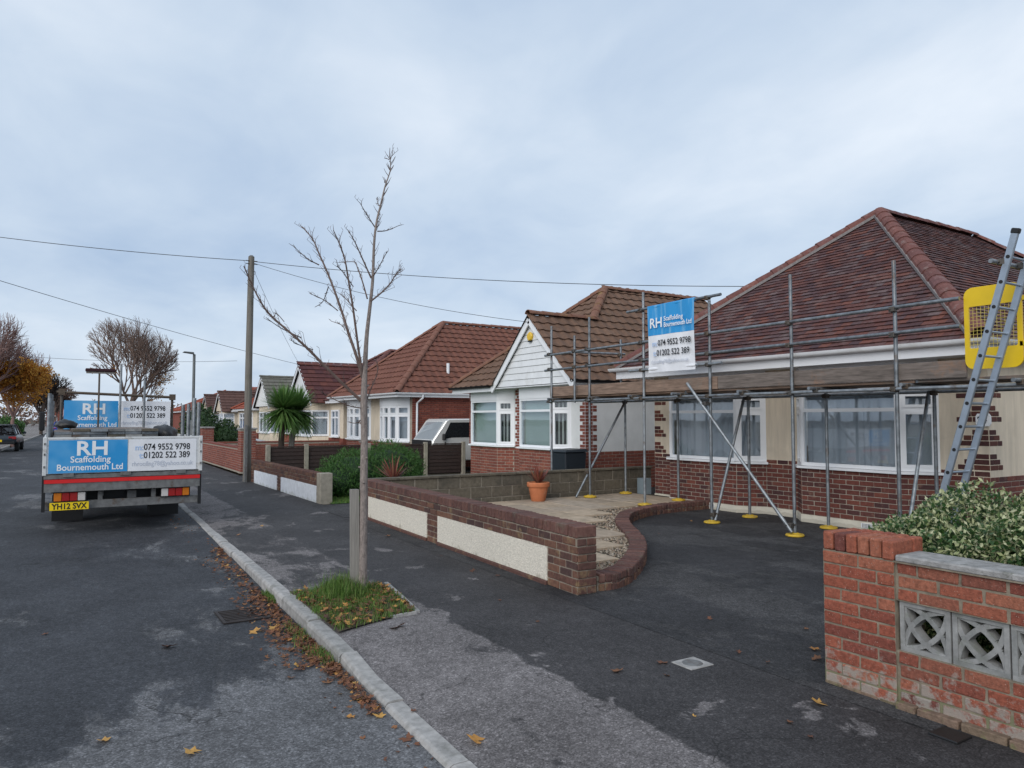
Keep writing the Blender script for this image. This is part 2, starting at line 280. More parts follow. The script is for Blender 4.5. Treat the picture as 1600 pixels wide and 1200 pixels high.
# ------------------------------------------------------------------ helpers
V = Vector
def root_loc(p):
    while p is not None and p.parent is not None: p = p.parent
    return p.location.copy() if p is not None else V((0, 0, 0))
def link(name, data, parent=None, kind=None):
    o = bpy.data.objects.new(name, data); COL.objects.link(o)
    if parent is not None: o.parent = parent
    if kind: o['kind'] = kind
    return o
def thing(name, label, cat, loc, group=None):
    o = link(name, None); o.location = loc; o.empty_display_size = .1; return tag(o, label, cat, group)
def tag(o, label, cat, group=None):
    o['label'] = label; o['category'] = cat
    if group: o['group'] = group
    return o
class MB:
    def __init__(s): s.v = []; s.f = []; s.m = []
    def add(s, vs, fs, mi=0):
        k = len(s.v); s.v += [tuple(a) for a in vs]; s.f += [tuple(i + k for i in f) for f in fs]; s.m += [mi] * len(fs); return s
    def box(s, a, b, mi=0):
        x0, y0, z0 = a; x1, y1, z1 = b
        return s.add([(x0, y0, z0), (x1, y0, z0), (x1, y1, z0), (x0, y1, z0), (x0, y0, z1), (x1, y0, z1), (x1, y1, z1), (x0, y1, z1)],
                     [(0, 3, 2, 1), (4, 5, 6, 7), (0, 1, 5, 4), (1, 2, 6, 5), (2, 3, 7, 6), (3, 0, 4, 7)], mi)
    def obox(s, M, sz, mi=0):
        x, y, z = [k / 2 for k in sz]
        vs = [M @ V(p) for p in [(-x, -y, -z), (x, -y, -z), (x, y, -z), (-x, y, -z), (-x, -y, z), (x, -y, z), (x, y, z), (-x, y, z)]]
        return s.add(vs, [(0, 3, 2, 1), (4, 5, 6, 7), (0, 1, 5, 4), (1, 2, 6, 5), (2, 3, 7, 6), (3, 0, 4, 7)], mi)
    def beam(s, p, q, wd, ht, up=(0, 0, 1), mi=0):
        p = V(p); q = V(q); d = (q - p); L = d.length; d.normalize(); sd = d.cross(V(up))
        if sd.length < 1e-4: sd = V((1, 0, 0))
        sd.normalize(); u = sd.cross(d)
        M = Matrix((d, sd, u)).transposed().to_4x4(); M.translation = (p + q) / 2
        return s.obox(M, (L, wd, ht), mi)
    def tube(s, pts, r, n=8, cap=True, mi=0):
        pts = [V(p) for p in pts]; rs = r if isinstance(r, (list, tuple)) else [r] * len(pts)
        k = len(s.v); ref = V((0, 0, 1)) if abs((pts[-1] - pts[0]).normalized().z) < .9 else V((1, 0, 0))
        for i, p in enumerate(pts):
            d = (pts[min(i + 1, len(pts) - 1)] - pts[max(i - 1, 0)]).normalized()
            a = d.cross(ref).normalized(); b = d.cross(a)
            for j in range(n):
                t = 2 * math.pi * j / n; s.v.append(tuple(p + (a * math.cos(t) + b * math.sin(t)) * rs[i]))
        for i in range(len(pts) - 1):
            for j in range(n):
                j2 = (j + 1) % n; s.f.append((k + i * n + j, k + i * n + j2, k + (i + 1) * n + j2, k + (i + 1) * n + j)); s.m.append(mi)
        if cap:
            s.f.append(tuple(k + j for j in range(n))); s.m.append(mi)
            q = k + (len(pts) - 1) * n; s.f.append(tuple(q + j for j in reversed(range(n)))); s.m.append(mi)
        return s
    def prism(s, poly, vec, mi=0):
        n = len(poly); vec = V(vec); a = [V(p) for p in poly]; b = [p + vec for p in a]
        return s.add(a + b, [tuple(reversed(range(n))), tuple(range(n, 2 * n))] + [(i, (i + 1) % n, n + (i + 1) % n, n + i) for i in range(n)], mi)
    def lathe(s, c, prof, n=20, mi=0):
        c = V(c); k = len(s.v)
        for r, z in prof:
            for j in range(n):
                t = 2 * math.pi * j / n; s.v.append((c.x + r * math.cos(t), c.y + r * math.sin(t), c.z + z))
        for i in range(len(prof) - 1):
            for j in range(n):
                j2 = (j + 1) % n; s.f.append((k + i * n + j, k + i * n + j2, k + (i + 1) * n + j2, k + (i + 1) * n + j)); s.m.append(mi)
        return s
    def build(s, name, mats, parent=None, kind=None, smooth=False, loc=None, bevel=0):
        off = root_loc(parent) if parent is not None else V(loc or (0, 0, 0))
        me = bpy.data.meshes.new(name); me.from_pydata([(a - off.x, b - off.y, c - off.z) for a, b, c in s.v], [], s.f)
        for m in (mats if isinstance(mats, (list, tuple)) else [mats]): me.materials.append(m)
        if isinstance(mats, (list, tuple)) and len(mats) > 1: me.polygons.foreach_set('material_index', s.m)
        bm = bmesh.new(); bm.from_mesh(me); bmesh.ops.recalc_face_normals(bm, faces=bm.faces)
        if bevel: bmesh.ops.bevel(bm, geom=[e for e in bm.edges if e.calc_face_angle(0) > .6], offset=bevel, segments=1, affect='EDGES')
        bm.to_mesh(me); bm.free()
        if smooth:
            me.polygons.foreach_set('use_smooth', [True] * len(me.polygons))
            try: me.set_sharp_from_angle(angle=R(40))
            except Exception: pass
        o = link(name, me, parent, kind)
        if parent is None: o.location = off
        return o
MC = {}
def brick_mesh(l, d, h, m, ch=.005, var=0):
    key = (round(l, 2), round(d, 3), round(h, 3), m.name, var)
    if key in MC: return MC[key]
    rg = random.Random(hash((key[0], key[1], key[2], var)) & 0xffff)
    bm = bmesh.new(); bmesh.ops.create_cube(bm, size=1)
    for v in bm.verts: v.co = V((v.co.x * key[0], v.co.y * d, v.co.z * h))
    bmesh.ops.bevel(bm, geom=bm.edges[:], offset=ch, segments=1, affect='EDGES')
    if var:
        for v in bm.verts: v.co += V((rg.uniform(-1, 1), rg.uniform(-1, 1), rg.uniform(-1, 1))) * .0022
    me = bpy.data.meshes.new('brick'); bm.to_mesh(me); bm.free(); me.materials.append(m); MC[key] = me; return me
def place(name, parent, items, limit=300, bulk=None):
    """items: (mesh, world matrix). The nearest `limit` become objects, the rest one joined part."""
    items = sorted(items, key=lambda it: (it[1].translation - EYE).length)
    off = Matrix.Translation(-root_loc(parent))
    for me, M in items[:limit]:
        o = link(name, me, parent); o.matrix_local = off @ M
    rest = items[limit:]
    if rest:
        vs = []; fs = []
        for me, M in rest:
            k = len(vs); A = off @ M; vs += [tuple(A @ v.co) for v in me.vertices]; fs += [tuple(i + k for i in p.vertices) for p in me.polygons]
        me = bpy.data.meshes.new(bulk or name + '_field'); me.from_pydata(vs, [], fs); me.materials.append(rest[0][0].materials[0])
        link(bulk or name + '_field', me, parent, 'stuff')
def frame(o, u, n):
    u = V(u).normalized(); n = V(n).normalized(); M = Matrix((u, n, u.cross(n))).transposed().to_4x4()
    if M.col[2][2] < 0: M = Matrix((u, n, -u.cross(n))).transposed().to_4x4()
    M.translation = V(o); return M
def brick_run(p, q, z0, rows, m, off=0, bl=.225, h=.075, proud=.006, depth=.05, gap=.010, lo=None, hi=None, jitter=0, var=0):
    """stretcher-bond bricks on the outer face running p->q (outside on the left of travel rotated: n=(dy,-dx))"""
    p = V((p[0], p[1], 0)); q = V((q[0], q[1], 0)); d = q - p; L = d.length; d.normalize(); n = V((d.y, -d.x, 0)); res = []
    for r in range(rows):
        a = -bl * .5 * ((r + off) % 2)
        while a < L - .01:
            s0 = max(a, 0, lo(r) if lo else 0); s1 = min(a + bl, L, hi(r) if hi else L)
            if s1 - s0 > .035:
                c = p + d * ((s0 + s1) / 2) + n * (proud - depth / 2 + random.uniform(-jitter, jitter)); c.z = z0 + (r + .5) * h
                M = Matrix((d, n, V((0, 0, 1)))).transposed().to_4x4()
                if jitter: M = M @ Matrix.Rotation(random.uniform(-1, 1) * jitter * 3, 4, 'Z') @ Matrix.Rotation(random.uniform(-1, 1) * jitter * 2, 4, 'Y')
                M.translation = c
                res.append((brick_mesh(s1 - s0 - gap, depth, h - gap, m, var=random.randint(1, 4) if var else 0), M))
            a += bl
    return res
def offset_path(path, d):
    out = []
    for i, p in enumerate(path):
        p = V(p); ns = []
        if i > 0: t = (p - V(path[i - 1])).normalized(); ns.append(V((t.y, -t.x)))
        if i < len(path) - 1: t = (V(path[i + 1]) - p).normalized(); ns.append(V((t.y, -t.x)))
        if len(ns) == 1: out.append(p + ns[0] * d)
        else:
            b = (ns[0] + ns[1]).normalized(); out.append(p + b * (d / max(.3, b.dot(ns[0]))))
    return out
def band(mb, path, z0, z1, outd, ind, mi=0):
    a = offset_path(path, outd); b = offset_path(path, -ind); n = len(path)
    vs = [(p.x, p.y, z0) for p in a] + [(p.x, p.y, z1) for p in a] + [(p.x, p.y, z0) for p in b] + [(p.x, p.y, z1) for p in b]
    fs = []
    for i in range(n - 1):
        fs += [(i, i + 1, n + i + 1, n + i), (2 * n + i, 3 * n + i, 3 * n + i + 1, 2 * n + i + 1), (n + i, n + i + 1, 3 * n + i + 1, 3 * n + i), (i, 2 * n + i, 2 * n + i + 1, i + 1)]
    fs += [(0, n, 3 * n, 2 * n), (n - 1, 3 * n - 1, 4 * n - 1, 2 * n - 1)]
    return mb.add(vs, fs, mi)
def text(s, size, m, parent, origin, u, v, align='LEFT', bold=.0, thick=.0006, name='lettering', sx=1.0, lift=.002):
    cu = bpy.data.curves.new('t', 'FONT'); cu.body = s; cu.size = size; cu.align_x = align; cu.offset = bold; cu.extrude = thick; cu.resolution_u = 3
    ob = bpy.data.objects.new('t', cu); COL.objects.link(ob)
    dg = bpy.context.evaluated_depsgraph_get(); me = bpy.data.meshes.new_from_object(ob.evaluated_get(dg)); bpy.data.objects.remove(ob)
    u = V(u).normalized(); v = V(v).normalized(); n = u.cross(v); M = Matrix((u * sx, v, n)).transposed().to_4x4(); M.translation = V(origin) + n * (lift + thick)
    me.transform(Matrix.Translation(-root_loc(parent)) @ M); me.materials.clear(); me.materials.append(m); me.name = name
    return link(name, me, parent)
def window(root, p, q, z0, z1, mull=(), trans=None, fw=.055, depth=.07, setb=.0, curtain='net', sill=True, tilt=None, opener=(), name='window', fm=None, gl=None):
    """framed window between plan points p->q; mull = fractions, trans = height of transom; opener = bays with a second sash frame"""
    fm = fm or UPVC
    P = V((p[0], p[1], 0)); Q = V((q[0], q[1], 0)); d = Q - P; L = d.length; d.normalize(); n = V((d.y, -d.x, 0)); Z = V((0, 0, 1))
    B = Matrix((d, n, Z)).transposed().to_4x4(); B.translation = P - n * setb
    def bx(mb, a0, a1, b0, b1, c0, c1):
        M = B.copy(); M.translation = B @ V(((a0 + a1) / 2, (b0 + b1) / 2, (c0 + c1) / 2)); mb.obox(M, (a1 - a0, b1 - b0, c1 - c0))
    mb = MB(); D = depth
    bx(mb, 0, fw, -D, 0, z0, z1); bx(mb, L - fw, L, -D, 0, z0, z1); bx(mb, fw, L - fw, -D, -.003, z0, z0 + fw); bx(mb, fw, L - fw, -D, -.003, z1 - fw, z1)
    xs = [0] + [f * L for f in mull] + [L]
    for x in xs[1:-1]: bx(mb, x - fw / 2, x + fw / 2, -D, -.004, z0 + fw, z1 - fw)
    for i in range(len(xs) - 1):
        a = xs[i] + (fw if i == 0 else fw / 2); b = xs[i + 1] - (fw if i == len(xs) - 2 else fw / 2)
        if trans: bx(mb, a, b, -D, -.005, trans - fw / 2, trans + fw / 2)
        if i in opener:
            for c0, c1 in (((z0 + fw, trans - fw / 2), (trans + fw / 2, z1 - fw)) if trans else ((z0 + fw, z1 - fw),)):
                s = .042
                bx(mb, a, a + s, -.05, .008, c0, c1); bx(mb, b - s, b, -.05, .008, c0, c1); bx(mb, a + s, b - s, -.05, .008, c0, c0 + s); bx(mb, a + s, b - s, -.05, .008, c1 - s, c1)
    w = mb.build(name, fm, root)
    for i in range(len(xs) - 1):
        for c0, c1 in (((z0 + fw, trans - fw / 2), (trans + fw / 2, z1 - fw)) if trans else ((z0 + fw, z1 - fw),)):
            g = MB(); bx(g, xs[i] + fw / 2, xs[i + 1] - fw / 2, -.036, -.030, c0, c1); g.build('pane', gl or GLASS, w)
    if sill:
        g = MB(); bx(g, -.03, L + .03, -.02, .07, z0 - .04, z0 - .004); g.build('sill', fm, w)
    if curtain:
        g = MB(); nseg = max(10, int(L / .016)); rg = random.Random(int(L * 977 + z0 * 31 + P.y * 57))
        if curtain == 'net':
            ph = [rg.uniform(0, 6.28) for _ in range(3)]; vs = []
            for i in range(nseg + 1):
                a = L * i / nseg; b = -D - .12 + (.006 + .024 * (.5 + .5 * math.sin(a * 3.7 + ph[1])) ** 2) * math.sin(a * 41 + ph[0] + 2.6 * math.sin(a * 4.3 + ph[1]) + 1.3 * math.sin(a * 11 + ph[2])) + .016 * math.sin(a * 9 + ph[2])
                vs += [B @ V((a, b, z0 + .01)), B @ V((a, b * .98, z1 - .01))]
            g.add(vs, [(2 * i, 2 * i + 2, 2 * i + 3, 2 * i + 1) for i in range(nseg)]); g.build('net_curtain', NET, w, smooth=True)
        elif curtain == 'slats':
            k = max(3, int(L / .085))
            for i in range(k):
                a = L * (i + .5) / k; M = B @ Matrix.Translation((a, -D - .08, (z0 + z1) / 2)) @ Matrix.Rotation(R(38), 4, 'Z'); g.obox(M, (.085, .003, z1 - z0 - .03))
            g.build('vertical_blind', BLIND, w)
        elif curtain == 'blind':
            bx(g, .02, L - .02, -D - .09, -D - .085, z0 + .02, z1); g.build('roller_blind', BLINDG, w)
    return w
# ---- roofs
def poly_rows(poly, p0, u, s):
    return [((V(p) - p0).dot(u), (V(p) - p0).dot(s)) for p in poly]
def row_range(ab, b):
    xs = []
    for i in range(len(ab)):
        (a0, b0), (a1, b1) = ab[i], ab[(i + 1) % len(ab)]
        if (b0 - b) * (b1 - b) <= 0 and abs(b1 - b0) > 1e-6: xs.append(a0 + (a1 - a0) * (b - b0) / (b1 - b0))
    return (min(xs), max(xs)) if len(xs) > 1 else None
def tile_mesh(tw, ln, kind, m, th):
    key = ('tile', round(tw, 2), ln, kind, m.name)
    if key in MC: return MC[key]
    tw = key[1]; mb = MB()
    if kind == 'plain':
        x = tw / 2 - .002; mb.add([(-x, 0, th), (x, 0, th), (x, ln, .006), (-x, ln, .006), (-x, .001, th - .013), (x, .001, th - .013), (x, ln, 0), (-x, ln, 0)],
                                   [(0, 1, 2, 3), (4, 7, 6, 5), (0, 4, 5, 1), (0, 3, 7, 4), (1, 5, 6, 2)])
    else:
        prof = [0, .026, .030, .012, .002, .002] if kind == 'roman' else [.004, .020, .026, .020, .004, 0]
        k = len(prof); vs = []
        for j, z in enumerate(prof):
            x = -tw / 2 + tw * j / (k - 1); vs += [(x, 0, th + z), (x, ln, .006 + z), (x, 0, th + z - .028)]
        fs = []
        for j in range(k - 1): fs += [(3 * j, 3 * j + 3, 3 * j + 4, 3 * j + 1), (3 * j + 2, 3 * j + 5, 3 * j + 3, 3 * j)]
        mb.add(vs, fs)
    me = bpy.data.meshes.new('tile'); me.from_pydata(mb.v, [], mb.f); me.materials.append(m); MC[key] = me; return me
def tile_slope(parent, poly, p0, p1, gauge, tw, kind, m, limit=300, th=.03, clip=None, wob=.0, stag=True):
    p0 = V(p0); u = (V(p1) - p0).normalized(); nn = V((0, 0, 0))
    for i in range(1, len(poly) - 1): nn += (V(poly[i]) - V(poly[0])).cross(V(poly[i + 1]) - V(poly[0]))
    n = nn.normalized(); n = n if n.z > 0 else -n
    s = n.cross(u); s = s if s.z > 0 else -s
    ab = poly_rows(poly, p0, u, s); bmax = max(b for a, b in ab); items = []; r = 0
    while r * gauge < bmax - .03:
        rg = row_range(ab, min(r * gauge + gauge * .5, bmax - .01))
        if rg:
            a0, a1 = rg; k0 = math.floor(a0 / tw) - 1; k = k0
            while True:
                x0 = k * tw + (tw / 2 if (r % 2 and stag) else 0); x1 = x0 + tw; k += 1
                if x0 > a1: break
                c0 = max(x0, a0); c1 = min(x1, a1)
                if c1 - c0 < .03: continue
                c = p0 + u * ((c0 + c1) / 2) + s * (r * gauge - .03)
                if clip and not clip(c): continue
                M = Matrix((u, s, n)).transposed().to_4x4()
                if wob: M = M @ Matrix.Rotation(random.gauss(0, wob), 4, 'X') @ Matrix.Rotation(random.gauss(0, wob * .5), 4, 'Y') @ Matrix.Rotation(random.gauss(0, wob * .4), 4, 'Z')
                M.translation = c + n * (.004 + (random.uniform(0, .005) if wob else 0))
                items.append((tile_mesh(c1 - c0, gauge + .045, kind, m, th), M))
        r += 1
    place('tile', parent, items, limit, 'tile_field')
def hip_line(parent, a, b, r, ln, m, name='hip_tile', n=7, bed=None, up=.0):
    """overlapping half-round tiles from low end a to high end b"""
    a = V(a); b = V(b); d = (b - a).normalized(); L = (b - a).length; sd = d.cross(V((0, 0, 1))).normalized(); up_ = sd.cross(d).normalized()
    key = ('hip', r, ln, m.name)
    if key not in MC:
        vs = []; fs = []; k = n + 1
        for x, rr in ((-ln / 2, r), (ln / 2 + .03, r * .86)):
            for j in range(k):
                t = math.pi * j / n - .25 * (1 - 2 * j / n) * 0; vs.append((x, rr * math.cos(t), rr * math.sin(t) * .85))
            for j in range(k):
                t = math.pi * j / n; vs.append((x, (rr - .018) * math.cos(t), (rr - .018) * math.sin(t) * .85))
        for j in range(n): fs += [(j, j + 1, 2 * k + j + 1, 2 * k + j), (k + j, 3 * k + j, 3 * k + j + 1, k + j + 1), (j, k + j, k + j + 1, j + 1)]
        me = bpy.data.meshes.new('hip'); me.from_pydata(vs, [], fs); me.materials.append(m); MC[key] = me
    items = []; cnt = max(1, round(L / ln)); st = L / cnt
    for i in range(cnt):
        M = Matrix((d, sd, up_)).transposed().to_4x4() @ Matrix.Rotation(random.gauss(0, .012), 4, 'Z'); M.translation = a + d * ((i + .5) * st) + up_ * (up + random.uniform(0, .008)); items.append((MC[key], M))
    place(name, parent, items, 300)
    if bed:
        mb = MB()
        for sg in (-1, 1):
            mb.beam(a + sd * sg * (r - .012) + up_ * (up - .014), b + sd * sg * (r - .012) + up_ * (up - .014), .035, .05, up_)
        mb.build('mortar_bedding', bed, parent)
def leafcloud(mb, pts, size, rng, asp=2.2, up=.3, bend=.25):
    for c in pts:
        c = V(c); d = V((rng.gauss(0, 1), rng.gauss(0, 1), rng.gauss(0, 1) + up)).normalized(); a = d.cross(V((rng.gauss(0, 1), rng.gauss(0, 1), rng.gauss(0, 1)))).normalized(); n = d.cross(a)
        s = size * rng.uniform(.65, 1.3); w_ = s / asp
        mb.add([c, c + d * s * .5 + a * w_ * .5 + n * s * bend * .3, c + d * s, c + d * s * .5 - a * w_ * .5 + n * s * bend * .3], [(0, 1, 2), (0, 2, 3)])
# ------------------------------------------------------------------ ground, road, kerb, pavement
def kx(y): return 1.62 + .03 * y
def drop(y):
    def s(a, b): t = min(1, max(0, (y - a) / (b - a))); return t * t * (3 - 2 * t)
    return 1 - s(4.6, 5.45) + s(10.0, 10.8) - s(15.6, 16.4) + s(20.0, 20.8) - s(24, 24.8)
def kz(y): return (-.075 if y < 8 else -.022) * drop(y) + .005 * math.sin(y * 1.9)
ROADZ = -.10
def rz(y): t = min(1, max(0, (y - 7.3) / 5)); return ROADZ + .065 * t * t * (3 - 2 * t)
TZ = rz(14)
def gz(x, y):
    k = kx(y)
    if x < k: return rz(y)
    t = min(1, max(0, (x - k - .12) / .85)); return kz(y) * (1 - t)
def sheet(name, poly, z, m, kind='structure', parent=None):
    return MB().add([(x, y, z) for x, y in poly], [tuple(range(len(poly)))]).build(name, m, parent, kind)
sheet('ground', [(-900, -300), (900, -300), (900, 1500), (-900, 1500)], -.16, EARTH)
mb = MB(); ys = [-12, 0, 7] + [7.3 + .4 * i for i in range(14)] + [13, 20, 60, 300]
for y in ys: mb.v += [(-4.1 + .03 * (y + 12), y, rz(y)), (kx(y) + .04, y, rz(y))]
mb.f = [(2 * i, 2 * i + 1, 2 * i + 3, 2 * i + 2) for i in range(len(ys) - 1)]; mb.m = [0] * len(mb.f); mb.build('road', ROAD, kind='structure', smooth=True)
sheet('garden_ground', [(4.1, -12), (60, -12), (60, 320), (13.5, 320)], -.02, EARTH)
mb = MB(); ys = [-12 + .5 * i for i in range(100)] + [38 + 6 * i for i in range(44)]; xs = [0, .15, .35, .6, .9, 1.3, 1.9, 2.6]
for y in ys:
    for i, x in enumerate(xs):
        X = kx(y) + .085 + x * ((4.28 + .022 * (y - 6) - kx(y) - .085) / 2.6); mb.v.append((X, y, gz(X, y) - (.006 if x < .1 else 0)))
n = len(xs)
for j in range(len(ys) - 1):
    for i in range(n - 1): mb.f.append((j * n + i, j * n + i + 1, (j + 1) * n + i + 1, (j + 1) * n + i)); mb.m.append(0)
mb.build('pavement', PAVE, kind='structure', smooth=True)
kerb = MB().add([(kx(-12) + .012, -12, -.2), (kx(-12) + .11, -12, -.2), (kx(300) + .11, 300, -.2), (kx(300) + .012, 300, -.2), (kx(-12) + .012, -12, -.108), (kx(-12) + .11, -12, -.108), (kx(300) + .11, 300, -.045), (kx(300) + .012, 300, -.045)],
     [(4, 5, 6, 7), (0, 1, 5, 4), (3, 0, 4, 7), (1, 2, 6, 5)]).build('kerb', MORTARD, kind='structure')
def kerb_stone(y0, y1, name='kerb_stone', kind=None):
    mb = MB(); yy = [y0 + .007, (y0 + y1) / 2, y1 - .007]; jx = random.uniform(-.012, .012); jz = random.uniform(-.006, .006)
    sec = [(0, -.2), (0, -.025), (.012, -.006), (.03, 0), (.115, 0), (.12, -.006), (.12, -.2)]
    for y in yy:
        for a, b in sec: mb.v.append((kx(y) + a + jx, y, (kz(y) + jz + .004 + b) if b > -.1 else -.2))
    k = len(sec)
    for j in range(2):
        for i in range(k - 1): mb.f.append((j * k + i, j * k + i + 1, (j + 1) * k + i + 1, (j + 1) * k + i)); mb.m.append(0)
    mb.f += [tuple(range(k)), tuple(reversed(range(2 * k, 3 * k)))]; mb.m += [0, 0]
    return mb.build(name, KERB, kerb, kind)
y = -1.2
while y < 40: kerb_stone(y, y + .91); y += .91
while y < 130: kerb_stone(y, y + 6); y += 6
# far side
def lk_(y): return -4.0 + .03 * y
mb = MB()
for y0, y1 in [(-12, 300)]:
    mb.add([(lk_(y0) - 2.6, y0, -.0), (lk_(y0) - .12, y0, -.0), (lk_(y1) - .12, y1, -.0), (lk_(y1) - 2.6, y1, -.0)], [(0, 1, 2, 3)])
mb.build('opposite_pavement', LPAVE, kind='structure')
MB().add([(lk_(-12) - .125, -12, -.2), (lk_(-12), -12, -.2), (lk_(300), 300, -.2), (lk_(300) - .125, 300, -.2), (lk_(-12) - .125, -12, .004), (lk_(-12), -12, .004), (lk_(300), 300, .004), (lk_(300) - .125, 300, .004)],
     [(4, 5, 6, 7), (0, 1, 5, 4), (1, 2, 6, 5)]).build('opposite_kerb', KERB, kind='structure')
sheet('opposite_ground', [(-80, -12), (lk_(-12) - 2.6, -12), (lk_(300) - 2.6, 300), (-80, 300)], -.015, LPAVE)
# driveways
sheet('driveway', [(3.98, 2.2), (10.66, 2.2), (10.66, 11.9), (4.1, 11.9)], .0025, DRIVE)
sheet('neighbour_driveway', [(4.15, 12.02), (14, 12.02), (14, 14.0), (4.2, 14.0)], .005, DRIVE)
sheet('far_driveway', [(4.3, 20.4), (14, 20.4), (14, 22.5), (4.3, 22.5)], .005, DRIVE)
lawn = sheet('lawn', [(4.62, 14.02), (9.9, 14.02), (9.9, 19.6), (4.62, 19.6)], .012, GRASSBED)
rg = random.Random(3); mb = MB()
def blades(mb, x, y, z, h, k, rg, spread=.05, wd=.006):
    for _ in range(k):
        a = rg.uniform(0, 6.28); bx = x + rg.gauss(0, spread); by = y + rg.gauss(0, spread); hh = h * rg.uniform(.5, 1.2); ln = hh * rg.uniform(.1, .7)
        dx, dy = math.cos(a), math.sin(a); px, py = -dy * wd / 2, dx * wd / 2
        mb.add([(bx - px, by - py, z), (bx + px, by + py, z), (bx + dx * ln * .4 + px * .7, by + dy * ln * .4 + py * .7, z + hh * .6), (bx + dx * ln * .4 - px * .7, by + dy * ln * .4 - py * .7, z + hh * .6), (bx + dx * ln, by + dy * ln, z + hh)], [(0, 1, 2, 3), (3, 2, 4)])
for _ in range(5200):
    t = rg.random() ** 1.5; blades(mb, rg.uniform(4.64, 8.5), 14.04 + t * 4.5, .01, .06, 2, rg, .03, .01)
g = mb.build('lawn_grass', GRASS, kind='stuff'); g['label'] = 'green lawn grass behind the low white panelled wall'; g['category'] = 'grass'

# ------------------------------------------------------------------ leaf shapes
def leaf_mesh(s, m, seed):
    key = ('leaf', seed, m.name, s)
    if key in MC: return MC[key]
    rg = random.Random(seed); ang = []; 
    pts = []; lob = 5
    for i in range(lob * 2 + 1):
        a = R(-150 + 300 * i / (lob * 2)); r = (1.0 if i % 2 else .66) * rg.uniform(.78, 1.15)
        if i in (0, lob * 2): r = .5
        a += rg.uniform(-.12, .12); pts.append((r * math.sin(a) * .95, r * math.cos(a)))
    vs = [(0, 0, .02)]; cv = rg.uniform(.1, .45)
    for x, y in pts: vs.append((x * s / 2, y * s / 2, s * (cv * .5 * (x * x + y * y) + rg.uniform(-.06, .10)) * .55 + .003))
    vs += [(-.012 * s, -.1 * s, .012), (.012 * s, -.1 * s, .012), (rg.uniform(-.1, .1) * s, -.75 * s, .03 * s + .004)]
    k = len(pts); fs = [(0, i, i + 1) for i in range(1, k)] + [(k + 1, k + 2, k + 3)]
    vs[0] = (0, 0, .006)
    me = bpy.data.meshes.new('leaf'); me.from_pydata(vs, [], fs); me.materials.append(m); MC[key] = me; return me
# ------------------------------------------------------------------ near garden wall (bottom right)
nw = thing('brick_garden_wall', 'red brick garden wall with pierced concrete screen blocks and pale coping, nearest the camera', 'wall', (4.17, 2.0, 0))
MB().box((4.175, -1.6, -.05), (4.37, 2.5, .318)).box((4.175, -1.6, .602), (4.37, 2.5, .824)).box((4.165, 2.5, -.05), (4.47, 2.965, .83)).build('mortar', MORTARN, nw)
it = brick_run((4.165, 2.965), (4.165, 2.495), .0, 11, BRICKN, 0, .2375, jitter=.003, var=1, depth=.08)
it += brick_run((4.465, 2.965), (4.165, 2.965), .0, 11, BRICKN, 1, .2375, jitter=.003, var=1, depth=.08)[0:0]
it += brick_run((4.175, 2.49), (4.175, -1.6), .02, 4, BRICKN, 0, .235, jitter=.003, var=1, depth=.08)
it += brick_run((4.175, 2.49), (4.175, -1.6), -.03, 1, BRICKF, 1, .235, proud=.055, depth=.12, jitter=.005, var=1)
it += brick_run((4.165, 2.965), (4.165, 2.495), -.05, 1, BRICKF, 1, .2375, proud=.012, depth=.12, jitter=.003, var=1)
it += brick_run((4.175, 2.49), (4.175, -1.6), .602, 3, BRICKN, 1, .235, jitter=.003, var=1, depth=.08)
for i in range(6):
    for (x0, x1) in ((4.155, 4.37), (4.378, 4.48)):
        M = Matrix.Rotation(random.uniform(-.012, .012), 4, 'Z'); M.translation = ((x0 + x1) / 2 + random.uniform(-.004, .004), 2.535 + i * .0785, .885 + random.uniform(-.003, .003)); it.append((brick_mesh(x1 - x0 - .006, .068, .112, BRICKN, .009, random.randint(1, 4)), M))
place('brick', nw, it)
mb = MB(); y = 2.49
while y > -1.5:
    MB().box((4.145, max(y - .93, -1.6), .829), (4.40, y - .006, .868)).build('coping_slab', COPING, nw, bevel=.008); y -= .936
MB().box((4.15, -1.6, .822), (4.385, 2.49, .831)).build('coping_mortar', MORTARN, nw)
sb = MB(); S = .283; hw = S / 2
for a, b in (((-hw, -hw), (hw, -hw)), ((-hw, hw), (hw, hw)), ((-hw, -hw), (-hw, hw)), ((hw, -hw), (hw, hw))):
    hz = a[1] == b[1]
    if hz: sb.box((-.045, a[0], a[1] + (0 if a[1] < 0 else -.026)), (.045, b[0], a[1] + (.026 if a[1] < 0 else 0)))
    else: sb.box((-.0448, a[0] + (0 if a[0] < 0 else -.026), -hw + .026), (.0448, a[0] + (.026 if a[0] < 0 else 0), hw - .026))
for cx, cz, a0 in ((-hw, -hw, 0), (hw, -hw, 90), (hw, hw, 180), (-hw, hw, 270)):
    pr = None
    for i in range(8):
        t = R(a0 + 5 + 80 * i / 7); p = (0, cx + (S - .018) * math.cos(t), cz + (S - .018) * math.sin(t))
        if pr: sb.beam(pr, p, .03 if False else .074, .027, V((0, (pr[1] + p[1]) / 2 - cx, (pr[2] + p[2]) / 2 - cz)))
        pr = p
me = bpy.data.meshes.new('screen_block'); me.from_pydata(sb.v, [], sb.f); bmx = bmesh.new(); bmx.from_mesh(me); bmesh.ops.recalc_face_normals(bmx, faces=bmx.faces); bmx.to_mesh(me); bmx.free(); me.materials.append(SCREEN)
it = []
for i in range(14):
    it.append((me, Matrix.Translation((4.235 + random.uniform(-.004, .004), 2.345 - i * .2925, .46))))
place('screen_block', nw, it)

